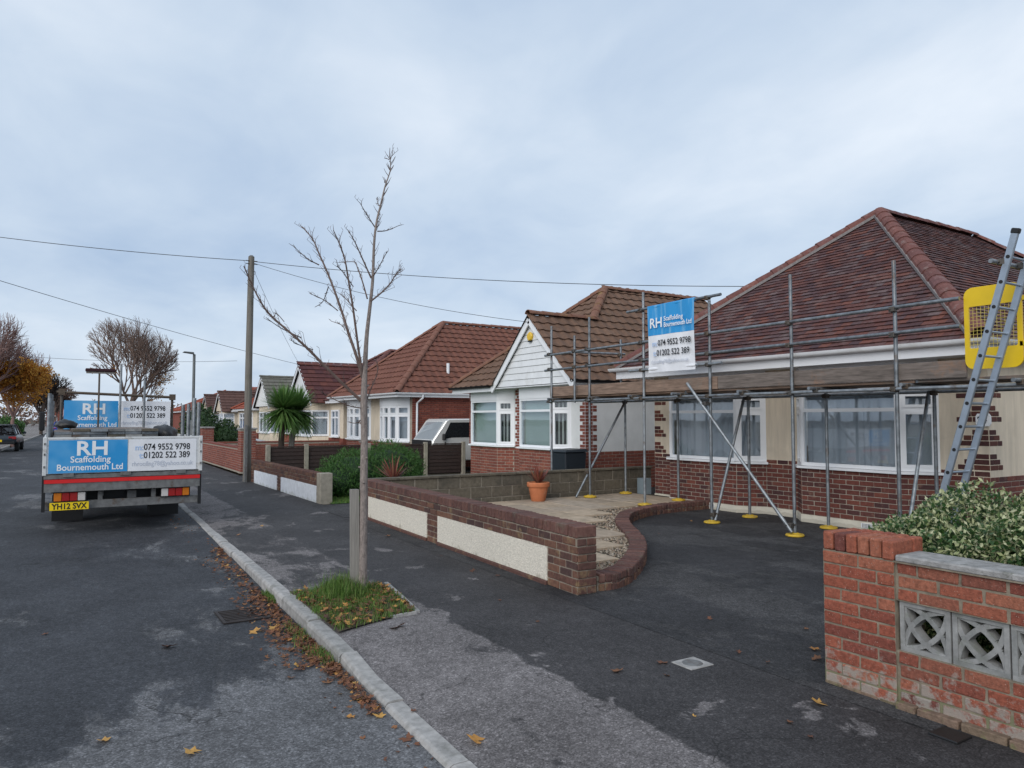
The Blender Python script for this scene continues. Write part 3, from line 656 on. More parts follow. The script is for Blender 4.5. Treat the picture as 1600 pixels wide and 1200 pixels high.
# ------------------------------------------------------------------ front wall of the scaffolded house
w1 = thing('front_garden_wall', 'low dark brick front wall with two cream pebbledash panels beside the pavement', 'wall', (4.3, 8.7, 0))
WA, WB = (4.2, 5.6), (4.45, 11.95); dW = V((WA[0] - WB[0], WA[1] - WB[1], 0)); LW = dW.length; dW.normalize(); nW = V((dW.y, -dW.x, 0)); BW = V((WB[0], WB[1], 0))
def wbox(mb, a0, a1, b0, b1, c0, c1):
    M = Matrix((dW, nW, V((0, 0, 1)))).transposed().to_4x4(); M.translation = BW + dW * ((a0 + a1) / 2) + nW * ((b0 + b1) / 2) + V((0, 0, (c0 + c1) / 2)); mb.obox(M, (a1 - a0, b1 - b0, c1 - c0))
mb = MB(); wbox(mb, .005, LW - .005, -.215, -.012, -.05, .53); wbox(mb, .005, .33, -.0121, -.001, -.05, .53); wbox(mb, 2.79, 3.14, -.0121, -.001, -.05, .53); wbox(mb, 5.84, LW - .005, -.0121, -.001, -.05, .53); wbox(mb, .33, 5.84, -.0121, -.001, .38, .53); mb.build('mortar', MORTARD, w1)
for a0, a1 in ((.335, 2.785), (3.145, 5.835)):
    mb = MB(); wbox(mb, a0, a1, -.02, .012, .045, .378); mb.build('pebbledash_panel', DASH, w1)
    mb = MB(); wbox(mb, a0, a1, -.02, .030, -.02, .043); mb.build('footing', BRICKW, w1, bevel=.01)
P_ = lambda s: tuple((BW + dW * s)[:2])
it = []
for a0, a1 in ((0, .335), (2.785, 3.145), (5.835, LW)): it += brick_run(P_(a0), P_(a1), 0, 5, BRICKW, 0, .215, jitter=.003, var=1)
it += brick_run(P_(0), P_(LW), .375, 2, BRICKW, 0, .222, jitter=.003, var=1)
EN = (BW + dW * (LW + .0)); q = EN - nW * .222
it += brick_run((EN.x, EN.y), (q.x, q.y), 0, 7, BRICKW, 1, .222, jitter=.003, var=1)
s_ = .04
while s_ < LW - .02:
    M = Matrix((dW, nW, V((0, 0, 1)))).transposed().to_4x4() @ Matrix.Rotation(random.uniform(-.02, .02), 4, 'Z') ; M.translation = BW + dW * s_ + nW * (-.106 + random.uniform(-.004, .004)) + V((0, 0, .585 + random.uniform(-.003, .003)))
    it.append((brick_mesh(.068, .232, .108, BRICKC, .008, random.randint(1, 4)), M)); s_ += .0775
mb = MB(); wbox(mb, .01, LW - .01, -.208, -.006, .529, .628); mb.build('coping_mortar', MORTARD, w1)
place('brick', w1, it)
# ------------------------------------------------------------------ patio with curved brick edge
PZ = .125
curve = [(4.46, 5.63), (4.72, 5.62), (5.12, 5.84), (5.75, 6.38), (6.25, 6.92), (6.72, 7.58), (7.22, 8.34), (7.9, 9.06), (8.7, 9.5), (9.45, 9.63), (10.27, 9.66)]
def catmull(P, per=12):
    o = []
    for i in range(len(P) - 1):
        a = V(P[max(i - 1, 0)]); b = V(P[i]); c = V(P[i + 1]); d = V(P[min(i + 2, len(P) - 1)])
        for k in range(per):
            t = k / per; o.append(.5 * ((2 * b) + (c - a) * t + (2 * a - 5 * b + 4 * c - d) * t * t + (-a + 3 * b - 3 * c + d) * t ** 3))
    o.append(V(P[-1])); return o
cv = catmull(curve)
poly = [tuple(p) for p in cv] + [(10.55, 9.66), (10.55, 11.88), (4.66, 11.88), (4.42, 5.66)]
patio = MB().add([(x, y, PZ - .03) for x, y in poly] + [(x, y, -.05) for x, y in poly], [tuple(range(len(poly)))]).build('patio', EARTH, kind='structure')
def inside(x, y, P):
    c = False; n = len(P)
    for i in range(n):
        (x0, y0), (x1, y1) = P[i], P[(i + 1) % n]
        if (y0 > y) != (y1 > y) and x < (x1 - x0) * (y - y0) / (y1 - y0) + x0: c = not c
    return c
def dcurve(x, y): return min(math.hypot(x - p.x, y - p.y) for p in cv)
it = []; sx = 4.7; rows = 0
for i in range(12):
    for j in range(11):
        x0 = 4.72 + i * .61; y0 = 11.82 - (j + 1) * .61
        cs = [(x0, y0), (x0 + .6, y0), (x0, y0 + .6), (x0 + .6, y0 + .6)]
        if all(inside(x, y, poly) and dcurve(x, y) > .13 for x, y in cs) and x0 + .6 < 10.3:
            M = Matrix.Translation((x0 + .3 + random.uniform(-.004, .004), y0 + .3, PZ - .02 + random.uniform(-.003, .003))) @ Matrix.Rotation(random.gauss(0, .006), 4, 'X') @ Matrix.Rotation(random.gauss(0, .004), 4, 'Z')
            it.append((brick_mesh(.586, .586, .04, SLAB, .007, random.randint(1, 4)), M))
place('paving_slab', patio, it)
rg = random.Random(5); mb = MB(); cnt = 0
while cnt < 3600:
    if rg.random() < .8:
        b = rg.choice(cv); a = rg.uniform(0, 6.28); rr = rg.uniform(.1, .75); x = b.x + rr * math.cos(a); y = b.y + rr * math.sin(a)
    else: x = rg.uniform(4.7, 10.3); y = rg.uniform(5.7, 11.85)
    if not inside(x, y, poly) or dcurve(x, y) < .1: continue
    s = rg.uniform(.01, .024); z = PZ - .026; cnt += 1
    a = rg.uniform(0, 3); cx, sx_ = math.cos(a) * s, math.sin(a) * s
    mb.add([(x + cx, y + sx_, z), (x - sx_ * .8, y + cx * .8, z), (x - cx, y - sx_, z), (x + sx_ * .7, y - cx * .7, z), (x + rg.uniform(-.3, .3) * s, y + rg.uniform(-.3, .3) * s, z + s * rg.uniform(.7, 1.1))], [(0, 1, 4), (1, 2, 4), (2, 3, 4), (3, 0, 4)])
g = mb.build('gravel', GRAVEL, kind='stuff'); g['label'] = 'loose brown gravel between the patio slabs and the curved brick edge'; g['category'] = 'gravel'
edge = thing('curved_brick_edging', 'curved edging of upright bricks holding the raised slab patio above the drive', 'edging', (7, 8, 0))
cum = [0]
for i in range(1, len(cv)): cum.append(cum[-1] + (cv[i] - cv[i - 1]).length)
def at_s(s):
    for i in range(1, len(cv)):
        if cum[i] >= s:
            t = (s - cum[i - 1]) / max(1e-6, cum[i] - cum[i - 1]); return cv[i - 1].lerp(cv[i], t), (cv[i] - cv[i - 1]).normalized()
    return cv[-1], (cv[-1] - cv[-2]).normalized()
it = []; s_ = .05
while s_ < cum[-1]:
    p, d = at_s(s_); d3 = V((d.x, d.y, 0)); n3 = V((d.y, -d.x, 0))
    for hz, dep, zz, mm in ((.085, .21, PZ - .012, BRICKC), (.085, .20, PZ - .10, BRICKW)):
        M = Matrix((d3, n3, V((0, 0, 1)))).transposed().to_4x4() @ Matrix.Rotation(random.uniform(-.04, .04), 4, 'Z'); M.translation = V((p.x, p.y, zz + random.uniform(-.006, .006))) - n3 * (dep / 2 + random.uniform(-.006, .006)); it.append((brick_mesh(.066, dep, hz, mm, .009, random.randint(1, 4)), M))
    s_ += .0765
place('brick', edge, it)
band(MB(), [tuple(p) for p in cv], -.05, PZ + .015, -.012, .19).build('mortar', MORTARD, edge)
# ------------------------------------------------------------------ concrete block boundary wall
bw = thing('block_boundary_wall', 'grey brown concrete block boundary wall behind the terracotta pot', 'wall', (7.6, 11.95, 0))
MB().box((4.5, 11.905, -.05), (10.9, 12.0, .60)).build('mortar', MORTAR, bw)
it = []
for (y, nn, u) in ((11.9, -1, 1),):
    for r in range(3):
        x = 4.5 - (.22 if r % 2 else 0)
        while x < 10.9:
            a = max(x, 4.5); b = min(x + .445, 10.9)
            if b - a > .06:
                M = Matrix.Translation(((a + b) / 2, 11.95 + random.uniform(-.003, .003), .0 + (r + .5) * .2)); it.append((brick_mesh(b - a - .012, .112, .19, BLOCK, .006, random.randint(1, 3)), M))
            x += .445
place('block', bw, it)
x = 4.48
while x < 10.85:
    e = min(x + .6, 10.92); MB().box((x + .003, 11.865, .602), (e - .003, 12.035, .645)).build('coping_slab', BLOCK, bw, bevel=.006); x += .6
# ------------------------------------------------------------------ scaffolded bungalow
h1 = thing('bungalow', 'cream and dark brick bungalow with red plain tiled hipped roof, behind the scaffolding', 'house', (12, 8.2, 0))
XF = 10.6
plan = [(XF, 11.45), (XF, 11.0), (10.3, 10.7), (10.3, 9.04), (XF, 8.63), (XF, 8.0), (10.3, 7.7), (10.3, 6.07), (XF, 5.65), (XF, 5.0), (21, 5.0)]
band(MB(), plan, -.05, .12, .022, .2).build('plinth', PLINTH, h1, bevel=.004)
DZ = .87
band(MB(), plan, .1, DZ, -.001, .2).build('dado_wall', MORTAR, h1)
it = []
for i in range(len(plan) - 1):
    q = plan[i + 1]
    if i == 9: q = (13.5, 5.0)
    rows = 10
    it += brick_run(plan[i], q, .125, rows, BRICKH, i, .225)
for (a, b) in (((XF, 11.45), (XF, 11.0)), ((XF, 8.63), (XF, 8.0)), ((XF, 5.65), (XF, 5.0))): it += brick_run(a, b, .875, 1, BRICKH, 0, .225)
for pp in ([(XF, 11.45), (XF, 11.0)], [(XF, 8.63), (XF, 8.0)], [(XF, 5.65), (XF, 5.0), (21, 5.0)]): band(MB(), pp, DZ - .002, 2.52, 0, .2).build('rendered_wall', RENDER, h1)
# stepped quoins
q1 = []
def quoin(p, q, z, ln, off=0, m=BRICKQ): return brick_run(p, q, z, 1, m, off, .215, proud=.007, hi=lambda r: ln)
for k in range(4):
    z0 = .96 + k * .325
    for j, ln in enumerate((.42, .33, .22)):
        z = z0 + j * .075
        c = quoin((XF, 5.0), (13, 5.0), z, ln * .8, j)
        b = brick_run((XF, 5.0 + ln), (XF, 5.0), z, 1, BRICKQ, j, .215, proud=.007)
        q1 += c + b
        q1 += brick_run((XF, 11.45), (XF, 11.45 - ln * .8), z, 1, BRICKQ, j, .215, proud=.007)
place('brick', h1, it + q1, 300)
for (a, b, nm) in ((1, 4, 0), (5, 8, 0)):
    sub = plan[a:b + 1]
    band(MB(), sub, 2.07, 2.52, .012, .2).build('window_head_board', UPVC, h1)
    band(MB(), offset_path([V(p) for p in sub], -.62), .3, 2.5, .0, .02).build('dim_room_lining', ROOM, h1)
    band(MB(), sub, DZ - .004, DZ + .012, -.002, .22).build('sill_bed', UPVCD, h1)
SZ0, SZ1, TRZ = .905, 2.075, 1.79
window(h1, plan[1], plan[2], SZ0, SZ1, (), TRZ, opener=(0,))
window(h1, plan[2], plan[3], SZ0, SZ1, (), TRZ)
window(h1, plan[3], plan[4], SZ0, SZ1, (), TRZ, opener=(0,))
window(h1, plan[5], plan[6], SZ0, SZ1, (), TRZ, opener=(0,))
window(h1, plan[6], plan[7], SZ0, SZ1, (), TRZ)
window(h1, plan[7], plan[8], SZ0, SZ1, (), TRZ, opener=(0,))
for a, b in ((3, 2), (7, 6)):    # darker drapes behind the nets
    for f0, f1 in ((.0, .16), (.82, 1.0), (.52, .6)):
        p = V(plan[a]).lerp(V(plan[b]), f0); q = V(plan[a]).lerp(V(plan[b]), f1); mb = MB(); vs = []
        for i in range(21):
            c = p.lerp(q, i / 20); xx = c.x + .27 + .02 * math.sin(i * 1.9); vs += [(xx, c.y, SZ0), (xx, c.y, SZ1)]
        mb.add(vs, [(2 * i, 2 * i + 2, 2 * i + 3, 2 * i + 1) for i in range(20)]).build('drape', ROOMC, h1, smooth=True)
# air bricks
for (yy) in (9.65, 6.55):
    vb = MB().box((10.268, yy - .11, .035), (10.279, yy + .11, .105)).build('air_vent', UPVCD, h1)
    mb = MB()
    for i in range(9):
        for j in range(3): mb.box((10.2665, yy - .095 + i * .0215, .043 + j * .02), (10.2685, yy - .083 + i * .0215, .055 + j * .02))
    mb.build('vent_slot_shade', INK, vb)  # black blocks stand in for the shade inside the open slots
# house number plaque
pq = MB()
pts = [(-.12, -.05), (-.09, -.085), (.09, -.085), (.12, -.05), (.12, .05), (.09, .085), (-.09, .085), (-.12, .05)]
pq.prism([(XF - .008, 5.06 - a * .8, 1.64 + b) for a, b in pts], (-.014, 0, 0)); pl = pq.build('number_plaque', UPVC, h1)
text('24', .12, INK, pl, (XF - .022, 5.135, 1.60), (0, -1, 0), (0, 0, 1), bold=.004)
# eaves
EX, EY0, EY1, EZ = 9.9, 4.72, 11.88, 2.62
AP = V((13.65, 8.3, 5.66)); BP = V((17.2, 8.3, 5.66))
mb = MB().box((EX + .03, EY0 + .03, 2.50), (22, EY1 - .03, 2.525)); mb.build('soffit', UPVCD, h1)
band(MB(), [(EX + .02, EY1 - .02), (EX + .02, EY0 + .02), (22, EY0 + .02)], 2.48, 2.66, .0, .025).build('fascia', UPVC, h1)
def gutter(parent, pts, r, m):
    mb = MB(); n = 8; k = len(mb.v); pts = [V(p) for p in pts]
    for i, p in enumerate(pts):
        t = (pts[min(i + 1, len(pts) - 1)] - pts[max(i - 1, 0)]).normalized(); sd = V((t.y, -t.x, 0)).normalized()
        if 0 < i < len(pts) - 1: sd = sd * 1.35
        for rr in (r, r - .006):
            for j in range(n + 1):
                a = math.pi * j / n; mb.v.append(tuple(p + sd * (rr * math.cos(a)) - V((0, 0, rr * math.sin(a) * 1.1))))
    w_ = 2 * (n + 1)
    for i in range(len(pts) - 1):
        for b in (0, n + 1):
            for j in range(n): mb.f.append((i * w_ + b + j, i * w_ + b + j + 1, (i + 1) * w_ + b + j + 1, (i + 1) * w_ + b + j)); mb.m.append(0)
        mb.f.append((i * w_, i * w_ + n + 1, (i + 1) * w_ + n + 1, (i + 1) * w_)); mb.m.append(0)
    for i in (0, len(pts) - 1):
        for j in range(n): mb.f.append((i * w_ + j, i * w_ + j + 1, i * w_ + n + 2 + j, i * w_ + n + 1 + j)); mb.m.append(0)
    return mb.build('gutter', m, parent, smooth=True)
gutter(h1, [(EX - .045, EY1 + .1, 2.695), (EX - .045, EY0 - .045, 2.675), (22, EY0 - .045, 2.69)], .062, UPVCD)
c = [V((EX, EY0, EZ + .05)), V((EX, EY1, EZ + .05)), V((21.5, EY1, EZ + .05)), V((21.5, EY0, EZ + .05))]
rf = MB().add([*c, AP, BP], [(0, 1, 4), (0, 4, 5, 3), (1, 2, 5, 4), (2, 3, 5)]).build('roof', DECKM, h1)
tile_slope(rf, [c[0], c[1], AP], c[1], c[0], .112, .168, 'plain', TILE1, 300, .032, wob=.016)
tile_slope(rf, [c[0], AP, BP, c[3]], c[0], c[3], .112, .168, 'plain', TILE1, 0, .032, wob=.016)
hip_line(rf, c[0] + V((.02, .02, .03)), AP + V((0, 0, .02)), .14, .33, HIP1, 'hip_tile', bed=BEDDING, up=.01)
hip_line(rf, c[1] + V((.02, -.02, .03)), AP + V((0, 0, .02)), .14, .33, HIP1, 'hip_tile', bed=BEDDING, up=.01)
hip_line(rf, AP + V((0, 0, .02)), BP + V((0, 0, .02)), .12, .4, HIP1, 'ridge_tile', up=.01)
hip_line(rf, c[3], BP, .12, .4, HIP1, 'hip_tile', up=.01)

# ------------------------------------------------------------------ second bungalow (white boarded gable)
h2 = thing('bungalow', 'bungalow with white boarded gable, red brick quoins and brown tiled roof', 'house', (12, 16, 0))
X2 = 10.3
plan2 = [(X2, 18.75), (10.0, 18.3), (10.0, 16.85), (X2, 16.48), (X2, 16.05), (10.0, 15.75), (10.0, 14.35), (X2, 13.95), (X2, 13.42), (20, 13.42)]
band(MB(), plan2, -.05, .92, -.001, .2).build('dado_wall', MORTAR, h2)
it = []
for i in range(len(plan2) - 1): it += brick_run(plan2[i], plan2[i + 1] if i < 8 else (14.5, 13.42), .0, 12, BRICKR, i, .225)
for pp in ([(X2, 16.48), (X2, 16.05)], [(X2, 13.95), (X2, 13.42), (20, 13.42)]): band(MB(), pp, .9, 2.5, 0, .2).build('rendered_wall', RENDERW, h2)
for k in range(7):
    for j, (l1, l2) in enumerate(((.20, .34), (.20, .34), (.10, .22))):
        z = .92 + (k * 3 + j) * .075
        if z > 2.42: break
        it += brick_run((X2, 13.42 + l1), (X2, 13.42), z, 1, BRICKR, 0, .225, proud=.007)
        it += brick_run((X2, 13.42), (X2 + l2, 13.42), z, 1, BRICKR, 0, .225, proud=.007)
        it += brick_run((X2, 16.265 + l1 * .8), (X2, 16.265 - l1 * .8), z, 1, BRICKR, j, .225, proud=.007)
        it += brick_run((X2, 18.95), (X2, 18.75 - l1 * .3), z, 1, BRICKR, j, .225, proud=.007)
place('brick', h2, it, 300)
for a, b in ((0, 3), (4, 7)):
    band(MB(), plan2[a:b + 1], 2.16, 2.5, .012, .2).build('window_head_board', UPVC, h2)
    band(MB(), offset_path([V(p) for p in plan2[a:b + 1]], -.6), .3, 2.4, .0, .02).build('dim_room_lining', ROOM, h2)
    for i, cu, mu in ((a, 'slats', ()), (a + 1, 'blind', ()), (a + 2, 'slats', ())):
        window(h2, plan2[i], plan2[i + 1], .96, 2.165, mu, 1.86, curtain=cu, opener=(0,) if i != a + 1 else ())
E2X, E2Y0, E2Y1, E2Z = 9.72, 13.18, 18.98, 2.52
A2 = V((13.05, 16.08, 5.27)); B2 = V((17, 16.08, 5.27)); tn = (5.27 - E2Z) / (16.08 - E2Y0)
G2 = V((E2X - .02, 14.93, E2Z + (14.93 - E2Y0) * tn)); GJ = A2 + (V((E2X, E2Y0, E2Z)) - A2) * ((5.27 - G2.z) / (5.27 - E2Z))
c2 = [V((E2X, E2Y0, E2Z)), V((E2X, E2Y1, E2Z)), V((20.5, E2Y1, E2Z)), V((20.5, E2Y0, E2Z))]
GL = V((E2X - .02, 2 * 14.93 - E2Y0, E2Z)); GLb = V((E2X + 2.2, 2 * 14.93 - E2Y0, E2Z))
rf2 = MB().add([*c2, A2, B2, G2, GJ, GL], [(0, 6, 7, 4, 5, 3), (1, 2, 5, 4), (2, 3, 5), (1, 4, 7), (8, 1, 7), (6, 8, 7)]).build('roof', DECKM, h2)
tile_slope(rf2, [c2[0] + V((-.04, 0, 0)), c2[3], B2, A2, GJ, G2 + V((-.02, 0, 0))], c2[0], c2[3], .30, .30, 'roman', TILE2, 300, .045, stag=False)
tile_slope(rf2, [c2[0], c2[1], A2], c2[1], c2[0], .30, .30, 'roman', TILE2, 0, .045, clip=lambda p: p.z > G2.z - abs(p.y - 14.93) * tn - .12, stag=False)
hip_line(rf2, GJ, A2, .125, .4, HIP2, 'hip_tile', up=.03); hip_line(rf2, c2[1], A2, .12, .4, HIP2, 'hip_tile', up=.03)
hip_line(rf2, A2, B2, .12, .4, HIP2, 'ridge_tile', up=.03); hip_line(rf2, G2, GJ + V((.1, 0, 0)), .12, .4, HIP2, 'ridge_tile', up=.03)
# gable boards
gx = E2X + .10; zb = 2.46; zt = G2.z - .16; hb = .155; k = 0; z = zb + .02
while z < zt - .06:
    za, zc = z, min(z + hb, zt - .01); wa = (zt - za) / tn; wc = (zt - zc) / tn
    MB().prism([(gx - .012, 14.93 - wa, za + .003), (gx - .012, 14.93 + wa, za + .003), (gx + .004, 14.93 + wc, zc - .003), (gx + .004, 14.93 - wc, zc - .003)], (.02, 0, 0)).build('gable_board', UPVCD, h2)
    z += hb
MB().add([(gx + .034, 14.93 - 1.75, zb), (gx + .034, 14.93 + 1.75, zb), (gx + .034, 14.93, zt + .1)], [(0, 1, 2)]).build('gable_backing', GREYP, h2)
for sg in (-1, 1):
    MB().beam((E2X + .03, 14.93 + sg * 1.80, E2Z - .13), (E2X + .03, 14.93, G2.z - .125), .03, .15, (0, -sg * .7, .7)).build('bargeboard', UPVC, h2)
MB().box((E2X + .06, 13.2, 2.44), (X2 + .2, 18.9, 2.462)).build('soffit', UPVCD, h2)
MB().box((E2X + .06, 13.24, 2.38), (20, 13.27, 2.55)).build('fascia', UPVC, h2)
MB().box((E2X + .02, 16.75, 2.38), (E2X + .05, 18.95, 2.55)).build('fascia', UPVC, h2)
gutter(h2, [(E2X - .0, 13.16, 2.54), (20, 13.16, 2.52)], .055, BLACK); gutter(h2, [(E2X - .05, 18.98, 2.54), (E2X - .05, 16.72, 2.54)], .055, BLACK)
ab = MB().lathe((0, 0, 0), [(.0, 0), (.10, 0), (.115, .02), (.115, .045), (.09, .07), (0, .075)], 8)
M = Matrix.Translation((gx - .0, 14.93, 3.66)) @ Matrix.Rotation(R(-90), 4, 'Y'); ab.v = [tuple(M @ V(p)) for p in ab.v]
al = ab.build('alarm_box', plain('alarm_yellow', (.75, .48, .04), .4), h2); MB().box((gx - .06, 14.87, 3.53), (gx, 14.99, 3.56)).build('alarm_strobe', BLACK, al)

# ------------------------------------------------------------------ third bungalow (bow windows)
h3 = thing('bungalow', 'red brick bungalow with white bow windows and reddish brown tiled roof, behind the palm', 'house', (12, 26, 0))
X3 = 10.1
def bow(y0, y1, n=5, dep=.34): return [(X3 - dep * math.sin(math.pi * i / n) ** .6, y0 + (y1 - y0) * i / n) for i in range(n + 1)]
b1 = bow(25.3, 22.75); b2 = bow(28.75, 26.3)
plan3 = [(X3, 29.0)] + b2 + b1 + [(X3, 22.55), (20, 22.55)]
band(MB(), plan3, -.05, .88, -.001, .2).build('dado_wall', MORTAR, h3)
it = []
for i in range(len(plan3) - 1): it += brick_run(plan3[i], plan3[i + 1], .0, 11, BRICKR, i, .225) if i < len(plan3) - 2 else brick_run(plan3[i], (14, 22.55), .0, 33, BRICKR, i, .225)
place('brick', h3, it, 300)
mb = MB(); band(mb, [(X3, 26.3), (X3, 25.3)], .88, 2.4, 0, .2); mb.build('rendered_wall', RENDER, h3)
MB().box((X3 + .001, 22.57, .87), (20, 22.75, 2.45)).build('side_wall', MORTAR, h3)
for bp in (b1, b2):
    band(MB(), bp, 2.12, 2.42, .014, .2).build('window_head_board', UPVC, h3); band(MB(), [(X3 + .35, bp[0][1]), (X3 + .35, bp[-1][1])], .4, 2.4, .0, .02).build('dim_room_lining', ROOM, h3)
    for i in range(len(bp) - 1): window(h3, bp[i], bp[i + 1], .91, 2.125, (), 1.80, fw=.05, opener=(0,))
E3X, E3Y0, E3Y1, E3Z = 9.42, 22.28, 29.25, 2.5
A3 = V((12.8, 25.75, 5.36)); B3 = V((18, 25.75, 5.36)); c3 = [V((E3X, E3Y0, E3Z)), V((E3X, E3Y1, E3Z)), V((21, E3Y1, E3Z)), V((21, E3Y0, E3Z))]
rf3 = MB().add([*c3, A3, B3], [(0, 1, 4), (0, 4, 5, 3), (1, 2, 5, 4), (2, 3, 5)]).build('roof', DECKM, h3)
tile_slope(rf3, [c3[0], c3[3], B3, A3], c3[0], c3[3], .32, .30, 'roman', TILE3, 150, .045, stag=False)
tile_slope(rf3, [c3[0], c3[1], A3], c3[1], c3[0], .32, .30, 'roman', TILE3, 120, .045, stag=False)
hip_line(rf3, c3[0], A3, .125, .42, HIP3, 'hip_tile', up=.03); hip_line(rf3, c3[1], A3, .125, .42, HIP3, 'hip_tile', up=.03); hip_line(rf3, A3, B3, .12, .42, HIP3, 'ridge_tile', up=.03)
band(MB(), [(E3X + .03, E3Y1), (E3X + .03, E3Y0 + .03), (20, E3Y0 + .03)], 2.38, 2.52, 0, .02).build('fascia', UPVC, h3)
MB().box((E3X + .05, E3Y0 + .05, 2.40), (20, E3Y1 - .05, 2.42)).build('soffit', UPVCD, h3)
gutter(h3, [(E3X - .03, E3Y1, 2.53), (E3X - .03, E3Y0 - .03, 2.52), (20, E3Y0 - .03, 2.53)], .055, UPVC)
MB().tube([(10.35, 22.24, 2.46), (10.35, 22.26, 2.36), (10.25, 22.50, 2.18), (10.25, 22.51, 0)], .036, 8).build('downpipe', UPVC, h3, smooth=True)
MB().tube([(11.75, 23.2, 3.2), (11.75, 23.2, 3.62)], .055, 8).build('vent_pipe', UPVC, h3, smooth=True)

# ------------------------------------------------------------------ bungalows farther along
def strips(parent, poly, p0, p1, gauge, m):
    p0 = V(p0); u = (V(p1) - p0).normalized(); n = (V(poly[1]) - V(poly[0])).cross(V(poly[2]) - V(poly[0])).normalized(); n = n if n.z > 0 else -n
    s = n.cross(u); s = s if s.z > 0 else -s; ab = poly_rows(poly, p0, u, s); bm_ = max(b for a, b in ab); mb = MB(); r = 0
    while r * gauge < bm_ - .03:
        q = row_range(ab, min((r + .5) * gauge, bm_ - .01))
        if q:
            k = max(1, int((q[1] - q[0]) / .33))
            for i in range(k):
                a0 = q[0] + (q[1] - q[0]) * i / k + .004; a1 = q[0] + (q[1] - q[0]) * (i + 1) / k - .004
                f = lambda a, b, h: p0 + u * a + s * b + n * h
                b0 = r * gauge - .03; b1 = (r + 1) * gauge
                mb.add([f(a0, b0, .05), f(a1, b0, .05), f(a1, b1, .012), f(a0, b1, .012), f(a0, b0, .01), f(a1, b0, .01)], [(0, 1, 2, 3), (4, 5, 1, 0)])
        r += 1
    mb.build('tile_field', m, parent, 'stuff')
def far_bungalow(label, X, y0, y1, gy, ghw, gz_, ez, az, rm, hm, wm, brick=None, gm=None, win=(), loc=None, boards=True, bayed=True):
    """front at x=X facing the road, gable centred at gy with half width ghw rising to gz_, hipped main roof rising to az"""
    h = thing('bungalow', label, 'house', ((X + 4), (y0 + y1) / 2, 0)); gm = gm or RENDERW
    pl = [(X, y1), (X, y0), (X + 9, y0)]
    band(MB(), pl, -.05, .85, .01, .2).build('dado_wall', brick or BRICKR, h); band(MB(), pl, .85, ez, 0, .2).build('rendered_wall', wm, h)
    o = .3; yc = (y0 + y1) / 2; run = (y1 - y0) / 2 + o; A = V((X - o + run, yc, az)); B = V((X + 6, yc, az)); c = [V((X - o, y0 - o, ez)), V((X - o, y1 + o, ez)), V((X + 9.5, y1 + o, ez)), V((X + 9.5, y0 - o, ez))]
    rf = MB().add([*c, A, B], [(0, 1, 4), (0, 4, 5, 3), (1, 2, 5, 4), (2, 3, 5)]).build('roof', DECKM, h)
    strips(rf, [c[0], c[3], B, A], c[0], c[3], .3, rm); strips(rf, [c[0], c[1], A], c[0], c[1], .3, rm)
    hip_line(rf, c[0], A, .12, .6, hm, up=.03); hip_line(rf, c[1], A, .12, .6, hm, up=.03); hip_line(rf, A, B, .12, .6, hm, 'ridge_tile', up=.03)
    MB().box((X - o + .02, y0 - o + .02, ez - .12), (X + 9, y1 + o - .02, ez + .01)).build('eaves_board', UPVC, h)
    if gy:
        gx = X - .75; back = X - o + (gz_ - ez) * run / (az - ez)
        g = MB().add([(gx - .15, gy - ghw - .2, ez - .12), (gx - .15, gy, gz_), (back, gy, gz_), (X + .2, gy - ghw - .2, ez - .12), (gx - .15, gy + ghw + .2, ez - .12), (X + .2, gy + ghw + .2, ez - .12)], [(0, 1, 2, 3), (1, 4, 5, 2)]).build('gable_roof', DECKM, h)
        strips(g, [V((gx - .17, gy - ghw - .2, ez - .1)), V((X + .3, gy - ghw - .2, ez - .1)), V((back, gy, gz_ + .02)), V((gx - .17, gy, gz_ + .02))], (gx - .17, gy - ghw - .2, ez - .1), (X + .3, gy - ghw - .2, ez - .1), .3, rm)
        hip_line(g, (gx - .17, gy, gz_ + .02), (back, gy, gz_ + .02), .11, .5, hm, 'ridge_tile', up=.0)
        MB().prism([(gx, gy - ghw, ez - .05), (gx, gy + ghw, ez - .05), (gx, gy, gz_ - .12)], (.1, 0, 0)).build('gable_wall', gm, h)
        for sg in (-1, 1): MB().beam((gx - .12, gy + sg * (ghw + .2), ez - .18), (gx - .12, gy, gz_ - .05), .03, .16, (0, -sg * .7, .7)).build('bargeboard', UPVC, h)
        bp = [(X, gy + ghw - .1), (gx + .1, gy + ghw - .55), (gx + .1, gy - ghw + .55), (X, gy - ghw + .1)]
        band(MB(), bp, -.05, .9, 0, .12).build('bay_wall', wm if not brick else brick, h); band(MB(), bp, 2.05, ez, 0, .12).build('bay_head', wm, h); MB().box((X - .02, gy - ghw + .3, .5), (X - .004, gy + ghw - .3, ez - .15)).build('dim_room_lining', ROOM, h)
        for i in range(3): window(h, bp[i], bp[i + 1], .92, 2.05, (1 / 3, 2 / 3) if i == 1 else (), 1.72, fw=.07, sill=(i == 1))
    for (wy0, wy1) in win:
        MB().box((X - .012, wy0 + .03, .95), (X - .004, wy1 - .03, 2.02)).build('closed_curtain', ROOMC, h)
        window(h, (X - .075, wy1), (X - .075, wy0), .92, 2.05, (.5,), 1.72, fw=.07, curtain=None)
    return h
far_bungalow('cream bungalow with white gable and dark red tiled roof, just beyond the palm', 10.2, 29.7, 36.6, 33.4, 1.9, 4.1, 2.45, 4.9, TILE4, HIP1, RENDER, None, UPVCD, ((30.1, 31.1),))
far_bungalow('cream bungalow with grey green tiled gable roof above the palm', 10.4, 37.9, 43.6, 41.4, 1.75, 3.95, 2.4, 4.2, TILE5, TILE5, RENDER, None, RENDERW, ((38.3, 39.5),))
